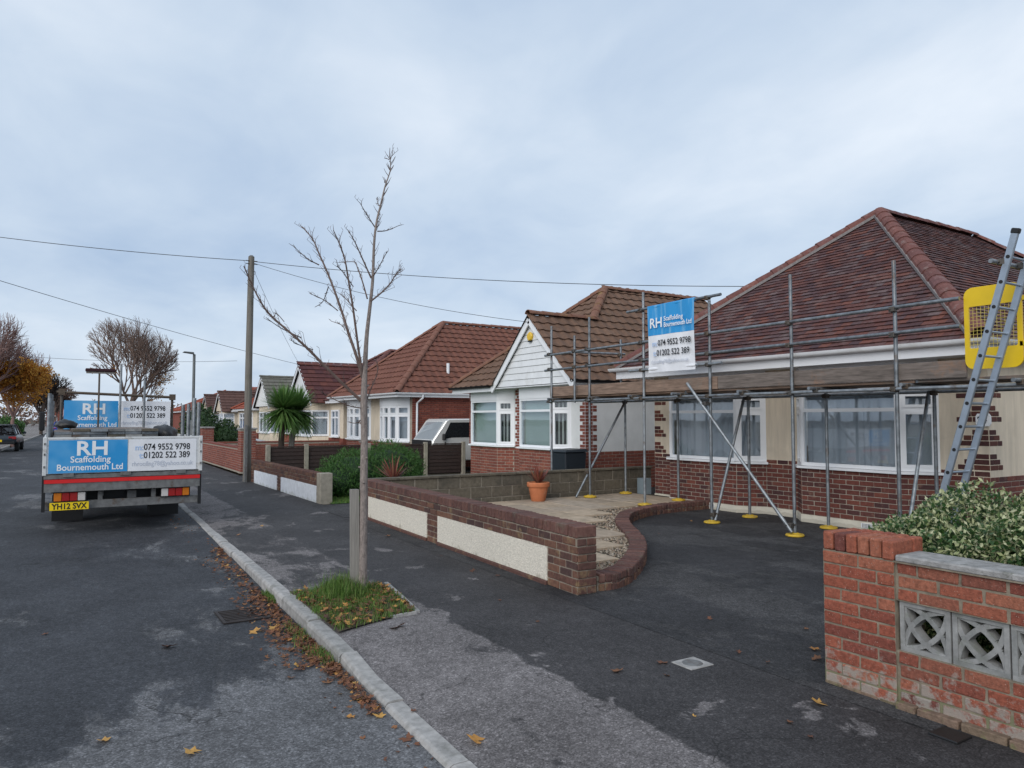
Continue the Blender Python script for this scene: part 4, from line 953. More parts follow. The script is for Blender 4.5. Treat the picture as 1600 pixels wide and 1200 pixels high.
far_bungalow('bungalow with bright red tiled roof and brick quoin, seen beside the telegraph pole', 10.2, 45.0, 50.5, None, 0, 0, 2.3, 3.95, TILE6, TILE6, RENDER, None, None, ((46.0, 47.2), (48, 49.6)))
far_bungalow('pale bungalow with pointed cream gable and brown roof, first left of the telegraph pole', 10.3, 51.8, 56.2, 53.2, 1.3, 3.5, 2.25, 3.9, TILE7, TILE7, RENDER, None, RENDER, ((54.8, 55.6),))
far_bungalow('small cream gabled bungalow with brown roof, behind the dark green hedge', 10.5, 57.6, 63.5, 59.8, 1.6, 3.45, 2.25, 3.8, TILE7, TILE7, RENDER, None, RENDER, ())
far_bungalow('grey slate roofed bungalow in the distance left of the telegraph pole', 12.5, 65.5, 72, None, 0, 0, 2.4, 4.35, SLATE, SLATE, RENDER, None, None, ((67, 68.5),))
far_bungalow('distant bungalow with long orange red tiled roof above the dark hedge', 11.5, 74, 90, None, 0, 0, 2.5, 5.0, TILE6, TILE6, BRICKR, None, None, ((76, 78), (80, 82)))
far_bungalow('far red roofed house at the end of the street beyond the truck', 13, 96, 108, None, 0, 0, 2.6, 5.4, TILE6, TILE6, BRICKR, None, None, ())
# ------------------------------------------------------------------ scaffolding
SX, IX = 8.9, 9.95; TR = .0242
scf = thing('scaffolding', 'galvanised tube scaffolding with timber toe boards along the front of the tiled bungalow', 'scaffold', (9.4, 8.2, 0))
def T(name, a, b, r=TR, m=None, n=10, parent=None): return MB().tube([a, b], r, n).build(name, m or STEEL, parent or scf, smooth=True)
def coupler(p, parent=None):
    x, y, z = p; mb = MB(); M = Matrix.Translation(p) @ Matrix.Rotation(random.uniform(-.2, .2), 4, 'Z')
    mb.obox(M @ Matrix.Translation((-.01, 0, 0)), (.09, .072, .064)); mb.obox(M @ Matrix.Translation((-.052, .02, .0)), (.05, .022, .022)); mb.obox(M @ Matrix.Translation((.03, -.035, .008)), (.026, .05, .024))
    return mb.build('coupler', STEELD, parent or scf, bevel=.006)
outer = [(3.35, 3.66, 0), (5.25, 3.64, 0), (6.78, 3.72, 0), (8.32, 3.56, 0), (9.88, 3.92, PZ), (11.45, 3.66, PZ), (12.75, 3.62, 0)]
inner = [(3.5, 0), (5.36, 0), (6.98, 0), (8.46, 0), (10.12, PZ), (11.62, PZ)]
for y, zt, zb in outer:
    s = T('standard', (SX, y, zb + .02), (SX + .004, y + .004, zt))
    for z in (2.02, 2.70, 3.02):
        if not (y < 4.4 and z > 2.5): coupler((SX - .03, y + .005, z))
for y, zb in inner:
    T('standard', (IX, y, zb + .02), (IX, y, 2.07)); coupler((IX, y, 2.0))
def pad(x, y, z):
    mb = MB().lathe((x, y, z), [(0, .0), (.125, .0), (.13, .012), (.12, .028), (.07, .032), (.055, .045), (0, .046)], 16)
    p = mb.build('base_pad', PADY, scf, smooth=True); return p
for y, zt, zb in outer: pad(SX, y, zb + .008)
for y, zb in inner: pad(IX, y, zb + .008)
YL, YR = 12.92, 4.45
for z, nm in ((2.70, 'guard_rail'), (3.02, 'guard_rail')): T(nm, (SX - .05, YL, z - .02), (SX - .05, YR, z + .025))
T('ledger', (SX - .05, 12.85, 2.02), (SX - .05, 7.6, 2.025)); T('ledger', (SX - .052, 7.598, 2.025), (SX - .052, 2.6, 2.02))
T('ledger', (IX + .05, 12.85, 2.018), (IX + .05, 2.6, 2.018))
y = 12.6
while y > 2.6:
    T('transom', (SX - .17 + random.uniform(-.1, .05), y, 2.069), (IX + .22 + random.uniform(-.05, .1), y + random.uniform(-.04, .04), 2.069)); coupler((SX - .04, y, 2.05)); y -= 1.22 + random.uniform(-.12, .12)
# end return with short posts
T('standard', (SX - .055, 11.86, 1.98), (SX - .055, 11.86, 3.33)); T('standard', (IX + .1, 11.86, 2.05), (IX + .1, 11.86, 3.32))
T('guard_rail', (SX - .1, 11.91, 3.0), (IX + .25, 11.91, 3.02)); coupler((SX - .05, 11.86, 2.7)); coupler((SX - .05, 11.86, 3.02)); coupler((IX + .1, 11.88, 3.0))
# braces
T('brace', (SX - .11, 8.72, 2.24), (SX - .11, 6.74, .07)); coupler((SX - .07, 8.34, 1.9)); coupler((SX - .06, 6.8, .16))
T('brace', (SX + .02, 8.27, .05), (IX - .04, 8.51, 2.02)); coupler((SX + .03, 8.30, .14))
T('brace', (SX + .02, 5.20, .05), (IX - .04, 5.41, 2.02)); coupler((SX + .03, 5.22, .14))
T('brace', (SX - .3, 11.50, PZ + .02), (IX - .04, 11.56, 2.02)); coupler((SX + .0, 11.49, .62))
# decking and toe boards
bk = [(12.9, 9.02), (9.0, 5.12), (5.1, 2.6)]
for y1, y0 in bk:
    for i in range(4):
        jy = random.uniform(-.06, .03); b_ = MB().box((SX + .072 + i * .225, y0 + jy, 2.096), (SX + .072 + i * .225 + .22, y1 + jy, 2.134)).build('scaffold_board', BOARD if (i + int(y0)) % 2 else BOARDG, scf, bevel=.004)
        MB().box((SX + .071 + i * .225, y1 + jy - .03, 2.0945), (SX + .072 + i * .225 + .221, y1 + jy + .002, 2.1355)).build('end_band', STEEL, b_)
for y1, y0, m, dz in ((12.85, 8.20, BOARD, .0), (8.19, 4.44, BOARDG, .006)):
    MB().box((SX + .028, y0, 2.128 + dz), (SX + .066, y1, 2.332 + dz)).build('toe_board', m, scf, bevel=.004)
# ------------------------------------------------------------------ banner on the scaffolding
for z, nm, ya, yb in ((3.60, 'banner_tube', 10.25, 8.02), (2.52, 'banner_tube', 10.2, 8.02)):
    T(nm, (SX - .06, ya, z), (SX - .06, yb, z + .01)); coupler((SX - .03, 9.88, z)); coupler((SX - .03, 8.32, z))
bnr = thing('scaffold_banner', 'blue and white vinyl scaffolding company banner hung between two scaffold tubes', 'banner', (8.8, 9.1, 2.5))
bx = SX - .095; Y0, Y1, Zb, Zm, Zt = 8.56, 9.66, 2.49, 3.10, 3.60
def sag(u, v): return .012 * math.sin(u * 7 + 1) * (1 - v) + .008 * math.sin(u * 13 + v * 5)
def cloth(y0, y1, z0, z1, m, name, par, nu=16, nv=8):
    mb = MB()
    for j in range(nv + 1):
        for i in range(nu + 1):
            u = i / nu; v = j / nv; yy = y1 + (y0 - y1) * u; z = z0 + (z1 - z0) * v; mb.v.append((bx + sag((Y1 - yy), (z - Zb) / (Zt - Zb)), yy, z))
    for j in range(nv):
        for i in range(nu): mb.f.append((j * (nu + 1) + i, j * (nu + 1) + i + 1, (j + 1) * (nu + 1) + i + 1, (j + 1) * (nu + 1) + i)); mb.m.append(0)
    return mb.build(name, m, par, smooth=True)
bt = cloth(Y0, Y1, Zm, Zt + .025, BBLUE, 'blue_panel', bnr); bb = cloth(Y0, Y1, Zb - .03, Zm - .002, BWHITE, 'white_panel', bnr)
MB().tube([(bx + .035, Y1, Zt + .0), (bx + .035, Y0, Zt + .01)], .034, 10).build('top_sleeve', BBLUE, bnr, smooth=True)
MB().tube([(bx + .035, Y1, Zb + .03), (bx + .035, Y0, Zb + .04)], .034, 10).build('bottom_sleeve', BWHITE, bnr, smooth=True)
uY, vZ = (0, -1, 0), (0, 0, 1); tx = bx - .024
text('RH', .24, INKW, bt, (tx, Y1 - .07, Zm + .13), uY, vZ, bold=.004); text('Scaffolding', .112, INKW, bt, (tx, Y1 - .42, Zm + .225), uY, vZ, bold=.0015, sx=.95); text('Bournemouth Ltd', .112, INKW, bt, (tx, Y1 - .42, Zm + .12), uY, vZ, bold=.0015, sx=.80)
text('m:', .13, INKB, bb, (tx, Y1 - .13, Zb + .42), uY, vZ, bold=.003); text('074 9552 9798', .142, INK, bb, (tx, Y1 - .27, Zb + .42), uY, vZ, bold=.0018, sx=.90)
text('t:', .13, INKB, bb, (tx, Y1 - .16, Zb + .25), uY, vZ, bold=.003); text('01202 522 389', .142, INK, bb, (tx, Y1 - .24, Zb + .25), uY, vZ, bold=.0018, sx=.90); text('rhroofing78@yahoo.co.uk', .085, INKG, bb, (tx, Y1 - .10, Zb + .12), uY, vZ, bold=.001, sx=.98)
# ------------------------------------------------------------------ ladder and yellow ladder gate
lad = thing('ladder', 'aluminium ladder leaning against the scaffolding above the variegated hedge', 'ladder', (8.5, 4.7, 0))
def lp(x, z): return V((x, 4.43 - (z - .76) * .294, z))
for x in (8.3, 8.7):
    st_ = MB().beam(lp(x, .02), lp(x, 3.56), .036, .072, (0, 1, .3)).build('stile', ALU, lad, bevel=.006)
    MB().beam(lp(x, 3.545), lp(x, 3.60), .05, .085, (0, 1, .3)).build('end_cap', BLACK, st_, bevel=.01); MB().beam(lp(x, -.0), lp(x, .06), .05, .09, (0, 1, .3)).build('rubber_foot', BLACK, st_, bevel=.01)
for k in range(13):
    p = lp(8.3, .32 + k * .25); q = lp(8.7, .32 + k * .25); rn = MB().tube([p, q], .014, 8).build('rung', ALU, lad, smooth=True)
    for a, sg in ((p, -1), (q, 1)): MB().tube([a + V((sg * .017, 0, 0)), a + V((sg * .022, 0, 0))], .02, 8).build('rung_plug', BLACK, rn)
T('guard_rail', (8.15, 3.78, 3.28), (10.0, 3.78, 3.28)); coupler((8.33, 3.75, 3.28)); coupler((8.72, 3.75, 3.28))
gt = thing('ladder_gate', 'yellow plastic ladder safety gate with wire mesh behind the ladder', 'gate', (8.9, 4.2, 2.2))
gx_ = SX + .02; ga, gb, gz0, gz1 = 4.44, 3.84, 2.22, 3.16
def rrect(y0, y1, z0, z1, r, k=5):
    o = []
    for cy, cz, a0 in ((y0 - r, z1 - r, 0), (y1 + r, z1 - r, 90), (y1 + r, z0 + r, 180), (y0 - r, z0 + r, 270)):
        for i in range(k + 1): t = R(a0 + 90 * i / k); o.append((cy + r * math.cos(t), cz + r * math.sin(t)))
    return o
oo = rrect(ga, gb, gz0, gz1, .10); ii = rrect(ga - .05, gb + .05, gz0 + .24, gz1 - .22, .02); n = len(oo)
mb = MB()
for x in (gx_, gx_ + .025): mb.v += [(x, a, b) for a, b in oo] + [(x, a, b) for a, b in ii]
for i in range(n):
    j = (i + 1) % n; mb.f += [(i, j, n + j, n + i), (2 * n + i, 3 * n + i, 3 * n + j, 2 * n + j), (i, 2 * n + i, 2 * n + j, j), (n + i, n + j, 3 * n + j, 3 * n + i)]; mb.m += [0] * 4
mb.build('gate_frame', YELLOW, gt)
mb = MB()
for i in range(1, 12): y = ga - .05 - i * (ga - gb - .1) / 12; mb.tube([(gx_ + .012, y, gz0 + .23), (gx_ + .012, y, gz1 - .21)], .0026, 4)
for i in range(1, 12): z = gz0 + .24 + i * (gz1 - gz0 - .46) / 12; mb.tube([(gx_ + .012, ga - .04, z), (gx_ + .012, gb + .04, z)], .0026, 4)
mb.build('wire_mesh', plain('yellow_wire', (.62, .5, .12), .5), gt)
MB().tube([(gx_ + .03, gb - .04, 2.0), (gx_ + .03, gb - .04, 3.3)], .02, 8).build('hinge_post', YELLOW, gt); 
for z in (2.45, 2.95): MB().box((gx_ + .0, gb - .06, z), (gx_ + .04, gb + .03, z + .05)).build('hinge', YELLOW, gt)

# ------------------------------------------------------------------ scaffold truck
tk = thing('flatbed_truck', 'white dropside scaffolding truck with blue and white sign on its tailboard', 'truck', (.93, 15, TZ))
TX0, TX1, TY = -.13, 2.0, 12.5; TL = 3.3
bed = MB().box((TX0 + .03, TY + .05, .80), (TX1 - .03, TY + TL, .86)).build('bed', GREYP, tk)
tb = MB().box((TX0 + .03, TY, .86), (TX1 - .03, TY + .035, 1.365)).build('tailboard', WHITEP, tk, bevel=.006)
mb = MB().box((TX0, TY - .012, .84), (TX0 + .05, TY + .06, 1.39)).box((TX1 - .05, TY - .012, .84), (TX1, TY + .06, 1.39)).box((TX0 + .05, TY - .006, 1.352), (TX1 - .05, TY + .045, 1.385)); mb.build('tailboard_frame', WHITEP, tk, bevel=.005)
for x in (TX0, TX1 - .03): MB().box((x, TY + .065, .84), (x + .03, TY + TL, 1.375)).build('sideboard', WHITEP, tk, bevel=.005)
for x in (.12, .86, 1.62):
    MB().box((x, TY - .02, .815), (x + .14, TY + .02, .87)).build('hinge', GREYP, tk)
for x in (TX0 + .012, TX1 - .035):
    for z in (.95, 1.13, 1.28): MB().box((x, TY - .022, z), (x + .02, TY - .012, z + .03)).build('latch', GREYP, tk)
MB().box((TX0 + .02, TY + .0, .785), (TX1 - .02, TY + .07, .845)).build('rear_crossmember', GREYP, tk, bevel=.004)
MB().box((TX0 + .025, TY - .006, .725), (TX1 - .03, TY + .05, .78)).build('reflective_strip', REDP, tk)
MB().box((TX0 + .025, TY + .004, .60), (TX1 - .03, TY + .06, .724)).build('lower_panel', GREYP, tk)
MB().box((TX0 + .03, TY + .10, .335), (TX1 - .04, TY + .17, .455)).build('underrun_bar', GREYP, tk, bevel=.006)
for x in (.58, 1.30): MB().box((x, TY + .14, .40), (x + .06, TY + .22, .80)).build('bar_bracket', GREYP, tk)
for x in (.28, 1.5): MB().box((x, TY + .2, .46), (x + .12, TY + 5.6, .62)).build('chassis_rail', BLACK, tk)
for x0, order in ((.02, (AMBER, REDL, REDL, CLEARL)), (1.43, (CLEARL, REDL, REDL, AMBER))):
    hs = MB().box((x0 - .01, TY + .06, .45), (x0 + .41, TY + .098, .595)).build('tail_light', BLACK, tk)
    for i, m in enumerate(order): MB().box((x0 + i * .1, TY + .04, .462), (x0 + i * .1 + .095, TY + .062, .583)).build('lens', m, hs, bevel=.006)
npl = MB().box((-.03, TY + .03, .335), (.46, TY + .04, .445)).build('number_plate', PLATEY, tk)
text('YH12 SVX', .115, INK, npl, (.215, TY + .03, .352), (1, 0, 0), (0, 0, 1), 'CENTER', .003, sx=.86)
for x in (TX0 + .0, TX1 - .05):
    MB().box((x, TY + .02, .32), (x + .045, TY + .05, .84)).build('mudflap_strap', BLACK, tk)
def wheel(parent, x, y, z, r, wd, rimr=.6):
    mb = MB(); sec = [(-.5, rimr), (-.5, .9), (-.42, .98), (.42, .98), (.5, .9), (.5, rimr)]; k = 24
    for a, b in sec:
        for j in range(k): t = 2 * math.pi * j / k; mb.v.append((x + a * wd, y + b * r * math.cos(t), z + b * r * math.sin(t)))
    for i in range(len(sec) - 1):
        for j in range(k): mb.f.append((i * k + j, i * k + (j + 1) % k, (i + 1) * k + (j + 1) % k, (i + 1) * k + j)); mb.m.append(0)
    wl = mb.build('wheel', RUBBER, parent, smooth=True)
    rm = MB()
    for sg in (-1, 1):
        q = x + sg * wd * .32; rm.tube([(q - .02, y, z), (q + .02, y, z)], [r * rimr * 1.0] * 2, 20); rm.tube([(q, y, z), (q + sg * wd * .2, y, z)], r * .18, 10)
    rm.build('rim', GREYP, wl); return wl
for y in (14.55, 17.2):
    for x in ((.22, 1.66) if y < 16 else (.12, 1.75)): wheel(tk, x, y, TZ + .335, .335, .42 if y < 16 else .2)
for x0, x1 in ((-.02, .46), (1.40, 1.90)):
    mb = MB(); pr = None
    for i in range(9):
        t = R(20 + 140 * i / 8); p = (x0, 14.55 + .45 * math.cos(t), TZ + .335 + .43 * math.sin(t)); q = (x1, p[1], p[2])
        mb.v += [p, q]
        if i: mb.f.append((2 * i - 2, 2 * i - 1, 2 * i + 1, 2 * i)); mb.m.append(0)
    mb.build('mudguard', BLACK, tk); MB().box((x0 + .02, TY + 1.6, .0), (x1 - .02, TY + 1.615, .42)).build('mudflap', BLACK, tk)
MB().box((.06, TY + .45, .40), (1.82, TY + .52, .80)).build('underbody_shade_panel', BLACK, tk)  # black sheet added to stand in for the shade under the truck
MB().tube([(.3, 14.55, .235), (1.6, 14.55, .235)], .07, 10).build('rear_axle', BLACK, tk); MB().lathe((.94, 14.55, .13), [(0, 0), (.12, .02), (.16, .1), (.12, .19), (0, .21)], 14).build('differential', BLACK, tk, smooth=True)
MB().box((.62, TY + .24, .50), (.66, TY + .3, .80)).box((.98, TY + .25, .42), (1.1, TY + .44, .56)).build('tow_hitch', GREYP, tk)
MB().box((1.45, TY + 2.6, .2), (1.85, TY + 3.3, .55)).build('fuel_tank', BLACK, tk, bevel=.03)
# cab
prof = [(16.05, .45), (16.0, 1.2), (16.03, 1.80), (16.2, 1.87), (17.2, 1.87), (17.75, 1.22), (17.85, 1.05), (17.88, .35)]
cab = MB().prism([(TX0 + .28, a, b) for a, b in prof], (TX1 - TX0 - .50, 0, 0)).build('cab', WHITEP, tk, bevel=.03)
for x in (TX0 + .274, TX1 - .226): MB().prism([(x, 16.35, 1.2), (x, 16.35, 1.72), (x, 17.1, 1.72), (x, 17.5, 1.2)], (.01, 0, 0)).build('cab_window', CARGLASS, cab)
MB().box((TX0 + .5, 15.985, 1.25), (TX1 - .5, 15.998, 1.68)).build('rear_window', CARGLASS, cab)
MB().add([(TX0 + .36, 17.28, 1.81), (TX1 - .32, 17.28, 1.81), (TX1 - .32, 17.74, 1.27), (TX0 + .36, 17.74, 1.27)], [(0, 1, 2, 3)]).build('windscreen', CARGLASS, cab)
for x, sg in ((TX0 + .1, -1), (TX1 - .1, 1)):
    mm = MB().box((x + sg * .18 - .05, 17.3, 1.42), (x + sg * .18 + .05, 17.38, 1.80)).build('door_mirror', BLACK, cab, bevel=.02); MB().tube([(x, 17.25, 1.6), (x + sg * .18, 17.33, 1.6)], .012, 6).build('mirror_arm', BLACK, mm)
# headboard rack behind the cab
HY = 15.6
hb = MB().tube([(.10, HY, .86), (.10, HY, 2.17)], .024, 8).tube([(1.93, HY, .86), (1.93, HY, 2.10)], .024, 8).tube([(.02, HY - .05, 2.14), (1.98, HY - .05, 2.07)], .025, 8).tube([(.05, HY - .05, 1.46), (1.98, HY - .05, 1.44)], .025, 8).build('headboard_rack', STEELD, tk, smooth=True)
for x, z in ((.10, 2.14), (1.93, 2.07)): MB().box((x - .05, HY - .09, z - .05), (x + .05, HY + .03, z + .06)).build('rack_clamp', STEELD, hb)
def sign(parent, x0, x1, xm, z0, z1, y, sc):
    a = MB().box((x0, y - .004, z0), (xm - .006, y, z1)).build('blue_sign', BBLUE, parent); b = MB().box((xm + .006, y - .004, z0), (x1, y, z1)).build('white_sign', BWHITE, parent)
    H = z1 - z0; U, W = (1, 0, 0), (0, 0, 1); yy = y - .004; cx = (x0 + xm) / 2 + .04 * sc
    text('RH', .29 * sc, INKW, a, (cx, yy, z0 + H * .54), U, W, 'CENTER', .007 * sc, sx=1.1); text('Scaffolding', .128 * sc, INKW, a, (cx - .02, yy, z0 + H * .32), U, W, 'CENTER', .002 * sc, sx=.95); text('Bournemouth Ltd', .128 * sc, INKW, a, (cx - .02, yy, z0 + H * .08), U, W, 'CENTER', .002 * sc, sx=.92)
    text('m:', .12 * sc, INKB, b, (xm + .09 * sc, yy, z0 + H * .66), U, W, 'LEFT', .003); text('074 9552 9798', .135 * sc, INK, b, (xm + .21 * sc, yy, z0 + H * .66), U, W, 'LEFT', .0018, sx=.80)
    text('t:', .12 * sc, INKB, b, (xm + .15 * sc, yy, z0 + H * .40), U, W, 'LEFT', .003); text('01202 522 389', .135 * sc, INK, b, (xm + .21 * sc, yy, z0 + H * .40), U, W, 'LEFT', .0018, sx=.80)
    text('rhroofing78@yahoo.co.uk', .10 * sc, INKG, b, (xm + .05 * sc, yy, z0 + H * .16), U, W, 'LEFT', .001, sx=.80)
sign(tk, TX0 + .07, TX1 - .09, .955, .868, 1.345, TY - .001, 1.0)
sign(tk, .14, 1.89, 1.01, 1.47, 1.99, HY - .085, .92)
# load
for y in (TY + .5, TY + 1.5, TY + 2.5): MB().box((TX0 + .06, y, .861), (1.42, y + .12, 1.335)).build('load_bearer', BOARDG, tk)
for i in range(6):
    for j in range(11, 15):
        x = .0 + i * .232 + random.uniform(-.006, .006); z = .864 + j * .043
        if j == 14 and i in (0,): continue
        yb = TY + .25 + random.uniform(-.06, .06)
        b_ = MB().box((x, yb, z), (x + .222, yb + 2.7, z + .036)).build('loose_board', BOARDG, None, loc=(x + .11, yb, z), bevel=.003)
        od = ['leftmost', 'second from left', 'third from left', 'third from right', 'second from right', 'rightmost'][i]; ly = {14: 'top layer', 13: 'second layer down', 12: 'third layer down', 11: 'fourth layer down'}.get(j)
        tag(b_, f'{od} board in the {ly} of boards stacked on the truck' if ly else 'scaffold board low in the stack behind the truck tailboard', 'board', 'scaffold boards stacked on the truck')
        MB().box((x - .001, yb - .004, z - .001), (x + .223, yb + .03, z + .037)).build('end_band', [SCREEN, BLOCK, STEEL, GREYP][(i * 3 + j * 2 + i * j) % 4], b_)
for (x, y, ztop, lab, zb) in ((-.075, 12.75, 2.03, 'upright galvanised tube at the left rear corner of the truck, nearest', .87), (-.055, 13.1, 2.02, 'second upright tube inside the left side of the truck bed', .87), (-.04, 13.55, 1.93, 'third upright tube along the left side of the truck bed', .87), (1.76, 12.95, 1.885, 'leftmost of the four upright tubes at the right of the truck bed', .87), (1.83, 12.85, 1.90, 'second from left of the four upright tubes at the truck right side', .87), (1.90, 12.75, 1.99, 'third from left of the four upright tubes at the truck right side', .87), (1.955, 12.68, 1.92, 'rightmost of the four upright tubes at the truck right side', .87), (1.02, 15.4, 2.67, 'tall upright tube standing against the truck headboard near its middle', .87), (1.42, 15.4, 2.42, 'shorter upright tube standing against the truck headboard toward its right', .87)):
    o = MB().tube([(x, y, zb), (x + .01, y + .02, ztop)], .028 if y < 14 else .022, 10).build('scaffold_tube', STEEL, None, loc=(x, y, zb), smooth=True); tag(o, lab, 'tube', 'tubes carried upright on the truck')
br = thing('broom', 'broom with wide dark bristle head standing upside down on the truck', 'broom', (.68, 15.45, .87))
MB().tube([(.68, 15.45, .87), (.68, 15.42, 2.49)], .016, 8).build('handle', STEELD, br); MB().box((.47, 15.39, 2.485), (.93, 15.46, 2.515)).build('broom_head', STAKE, br); MB().box((.455, 15.37, 2.516), (.945, 15.48, 2.575)).build('bristles', plain('bristle', (.035, .012, .016), .9), br, bevel=.012)
def lump(name, c, r, m, label, cat, seed):
    bm = bmesh.new(); bmesh.ops.create_icosphere(bm, subdivisions=3, radius=1); rg = random.Random(seed); ph = [rg.uniform(0, 6) for _ in range(6)]
    for v in bm.verts:
        k = 1 + .12 * math.sin(v.co.x * 4 + ph[0]) * math.sin(v.co.y * 5 + ph[1]) + .08 * math.sin(v.co.z * 9 + ph[2] + v.co.x * 6); v.co = V((v.co.x * r[0] * k, v.co.y * r[1] * k, max(-.6, v.co.z) * r[2] * k))
    me = bpy.data.meshes.new(name); bm.to_mesh(me); bm.free(); me.materials.append(m); me.polygons.foreach_set('use_smooth', [True] * len(me.polygons)); o = link(name, me); o.location = c; return tag(o, label, cat)
lump('rubble_bag', (1.56, 13.6, 1.36), (.20, .4, .20), BLACK, 'black bag slumped on the truck bed right of the boards', 'bag', 1)
lump('rubble_bag', (.17, 14.3, 1.555), (.16, .3, .09), BLACK, 'small black bag lying on top of the stacked boards', 'bag', 2)
# ------------------------------------------------------------------ young street tree in its pit
TB = V((2.5, 6.72, 0))
pit = [(1.90, 5.60), (2.2, 5.72), (2.66, 5.84), (2.84, 6.98), (1.94, 7.15)]
sheet('tree_pit', pit, .012, EARTH)
MB().beam((2.67, 5.82, .0), (2.86, 7.0, .0), .04, .045).build('pit_edging_strip', KERB, None, 'structure'); MB().beam((2.42, 5.80, -.004), (2.65, 5.82, -.002), .035, .045).build('pit_edging_end', KERB, None, 'structure')
tr = thing('street_tree', 'bare young street tree with upright forked branches in the grassy pavement pit', 'tree', TB)
# camera-facing axis of the traced outline, real depth given to every limb
ux = V((.848, -.530, 0)); dz_ = V((.53, .848, 0))
PXM = 1150 / 7.02
def tp(zx, zy, dep=0): # traced outline units -> metres about the trunk base
    u = 380 + zx / 2.607; v = 220 + zy / 2.607; return TB + ux * ((u - 563) / PXM) + dz_ * dep + V((0, 0, 1.65 + (655 - v) / PXM))
trunk = [TB + V((0, 0, -.1)), TB + V((.01, 0, .25)), tp(483, 1400), tp(483, 1200, .0), tp(480, 1080), tp(482, 960), tp(486, 800, .03), tp(496, 680, .05), tp(510, 560, .02), tp(519, 420, -.04), tp(530, 330, -.06), tp(546, 250, -.04), tp(560, 170, 0), tp(578, 100, .03), tp(575, 40, .05)]
rad = [.062, .044, .037, .033, .035, .026, .020, .017, .0145, .012, .010, .0085, .007, .005, .003]
MB().tube(catmull([tuple(p) for p in trunk], 4), [rad[min(i // 4, len(rad) - 2)] + (rad[min(i // 4 + 1, len(rad) - 1)] - rad[min(i // 4, len(rad) - 2)]) * (i % 4) / 4 for i in range((len(trunk) - 1) * 4)] + [rad[-1]], 9).build('trunk', BARK, tr, smooth=True)
rg = random.Random(21); kn = MB()
for i in range(9):
    q = trunk[2].lerp(trunk[5], i / 9 + rg.uniform(0, .06)); a = rg.uniform(0, 6.28); kn.tube([q, q + V((math.cos(a), math.sin(a), .35)) * .052], [.017, .008], 6)
kn.build('knots', BARK, tr, 'stuff', smooth=True)
limbs = [([(470, 1060), (400, 990), (330, 915), (270, 850), (220, 800), (150, 735), (120, 690), (90, 620), (68, 555)], .024, -.55),
         ([(474, 965), (440, 870), (400, 770), (370, 690), (330, 590), (290, 500), (250, 420), (215, 350), (160, 288)], .024, .45),
         ([(474, 960), (462, 850), (446, 700), (432, 590), (420, 500), (402, 440), (385, 395)], .018, -.35),
         ([(490, 640), (462, 560), (436, 500), (418, 470), (360, 466)], .010, .25), ([(505, 555), (470, 470), (445, 410), (425, 375)], .010, -.2),
         ([(505, 650), (545, 605), (575, 560), (590, 520), (607, 490)], .012, .3), ([(515, 545), (550, 515), (590, 466)], .008, -.25), ([(530, 360), (560, 345), (605, 313)], .008, .2),
         ([(520, 345), (495, 305), (473, 265)], .007, -.2), ([(543, 262), (525, 235), (514, 208)], .006, .15), ([(562, 160), (550, 140)], .004, .1), ([(575, 60), (556, 45)], .004, .05), ([(577, 70), (594, 38)], .004, -.05), ([(576, 50), (578, 10)], .004, 0),
         ([(478, 1090), (430, 1080), (360, 1045), (330, 1020)], .007, -.3), ([(480, 1130), (440, 1150), (395, 1145)], .006, .2), ([(484, 1080), (500, 1010), (520, 940), (510, 890)], .008, .25),
         ([(330, 590), (290, 640), (240, 655)], .006, .3), ([(400, 770), (370, 740), (310, 715)], .006, .3), ([(290, 500), (250, 480), (200, 435)], .007, -.15), ([(370, 690), (320, 650), (265, 625)], .006, -.1), ([(432, 590), (400, 540), (385, 522)], .005, -.2), ([(446, 690), (400, 640), (375, 615)], .006, .1), ([(150, 735), (118, 700), (110, 712)], .004, 0), ([(270, 850), (215, 830), (205, 818)], .005, -.2), ([(220, 800), (160, 770), (118, 735)], .006, -.3)]
for pts, r0, dep in limbs:
    k = len(pts); P = [tp(a, b, dep * (i / (k - 1)) ** .9) for i, (a, b) in enumerate(pts)]; C_ = catmull([tuple(p) for p in P], 4); m = len(C_)
    r0 *= .6; mb = MB().tube(C_, [r0 * (1 - .8 * i / (m - 1)) + .0018 for i in range(m)], 6)
    br_ = mb.build('branch', LIMB if r0 > .004 else TWIG, tr, smooth=True); tw = MB(); sgn = 1
    L = sum((C_[i + 1] - C_[i]).length for i in range(m - 1))
    for i in range(2, m):
        for _ in range(2 if r0 > .006 else 1):
            if rg.random() > .8: continue
            sgn = -sgn; d = (C_[i] - C_[i - 1]).normalized(); sd = (ux * sgn * rg.uniform(.4, 1) + dz_ * rg.uniform(-.9, .9)).normalized(); ln = rg.choice((rg.uniform(.04, .09), rg.uniform(.08, .19))) * (1 - .35 * i / m) * (1.1 if r0 > .006 else .7)
            q = C_[i - 1].lerp(C_[i], rg.random()); e1 = q + (d * .95 + sd * .5).normalized() * ln * .5; e2 = e1 + (d * .8 + V((rg.gauss(0, .2), rg.gauss(0, .2), .15)) + sd * .6).normalized() * ln * .5
            tw.tube([q, e1, e2], [.0030, .0022, .0013], 4); 
            for e in (e1, e2):
                if rg.random() < .6: tw.tube([e, e + (d * .4 - sd * .6 + V((0, 0, .4))).normalized() * .03], [.0022, .0014], 3)
    if tw.v: tw.build('twigs', TWIG, br_, 'stuff')
for i in range(1): pass
tw = MB()
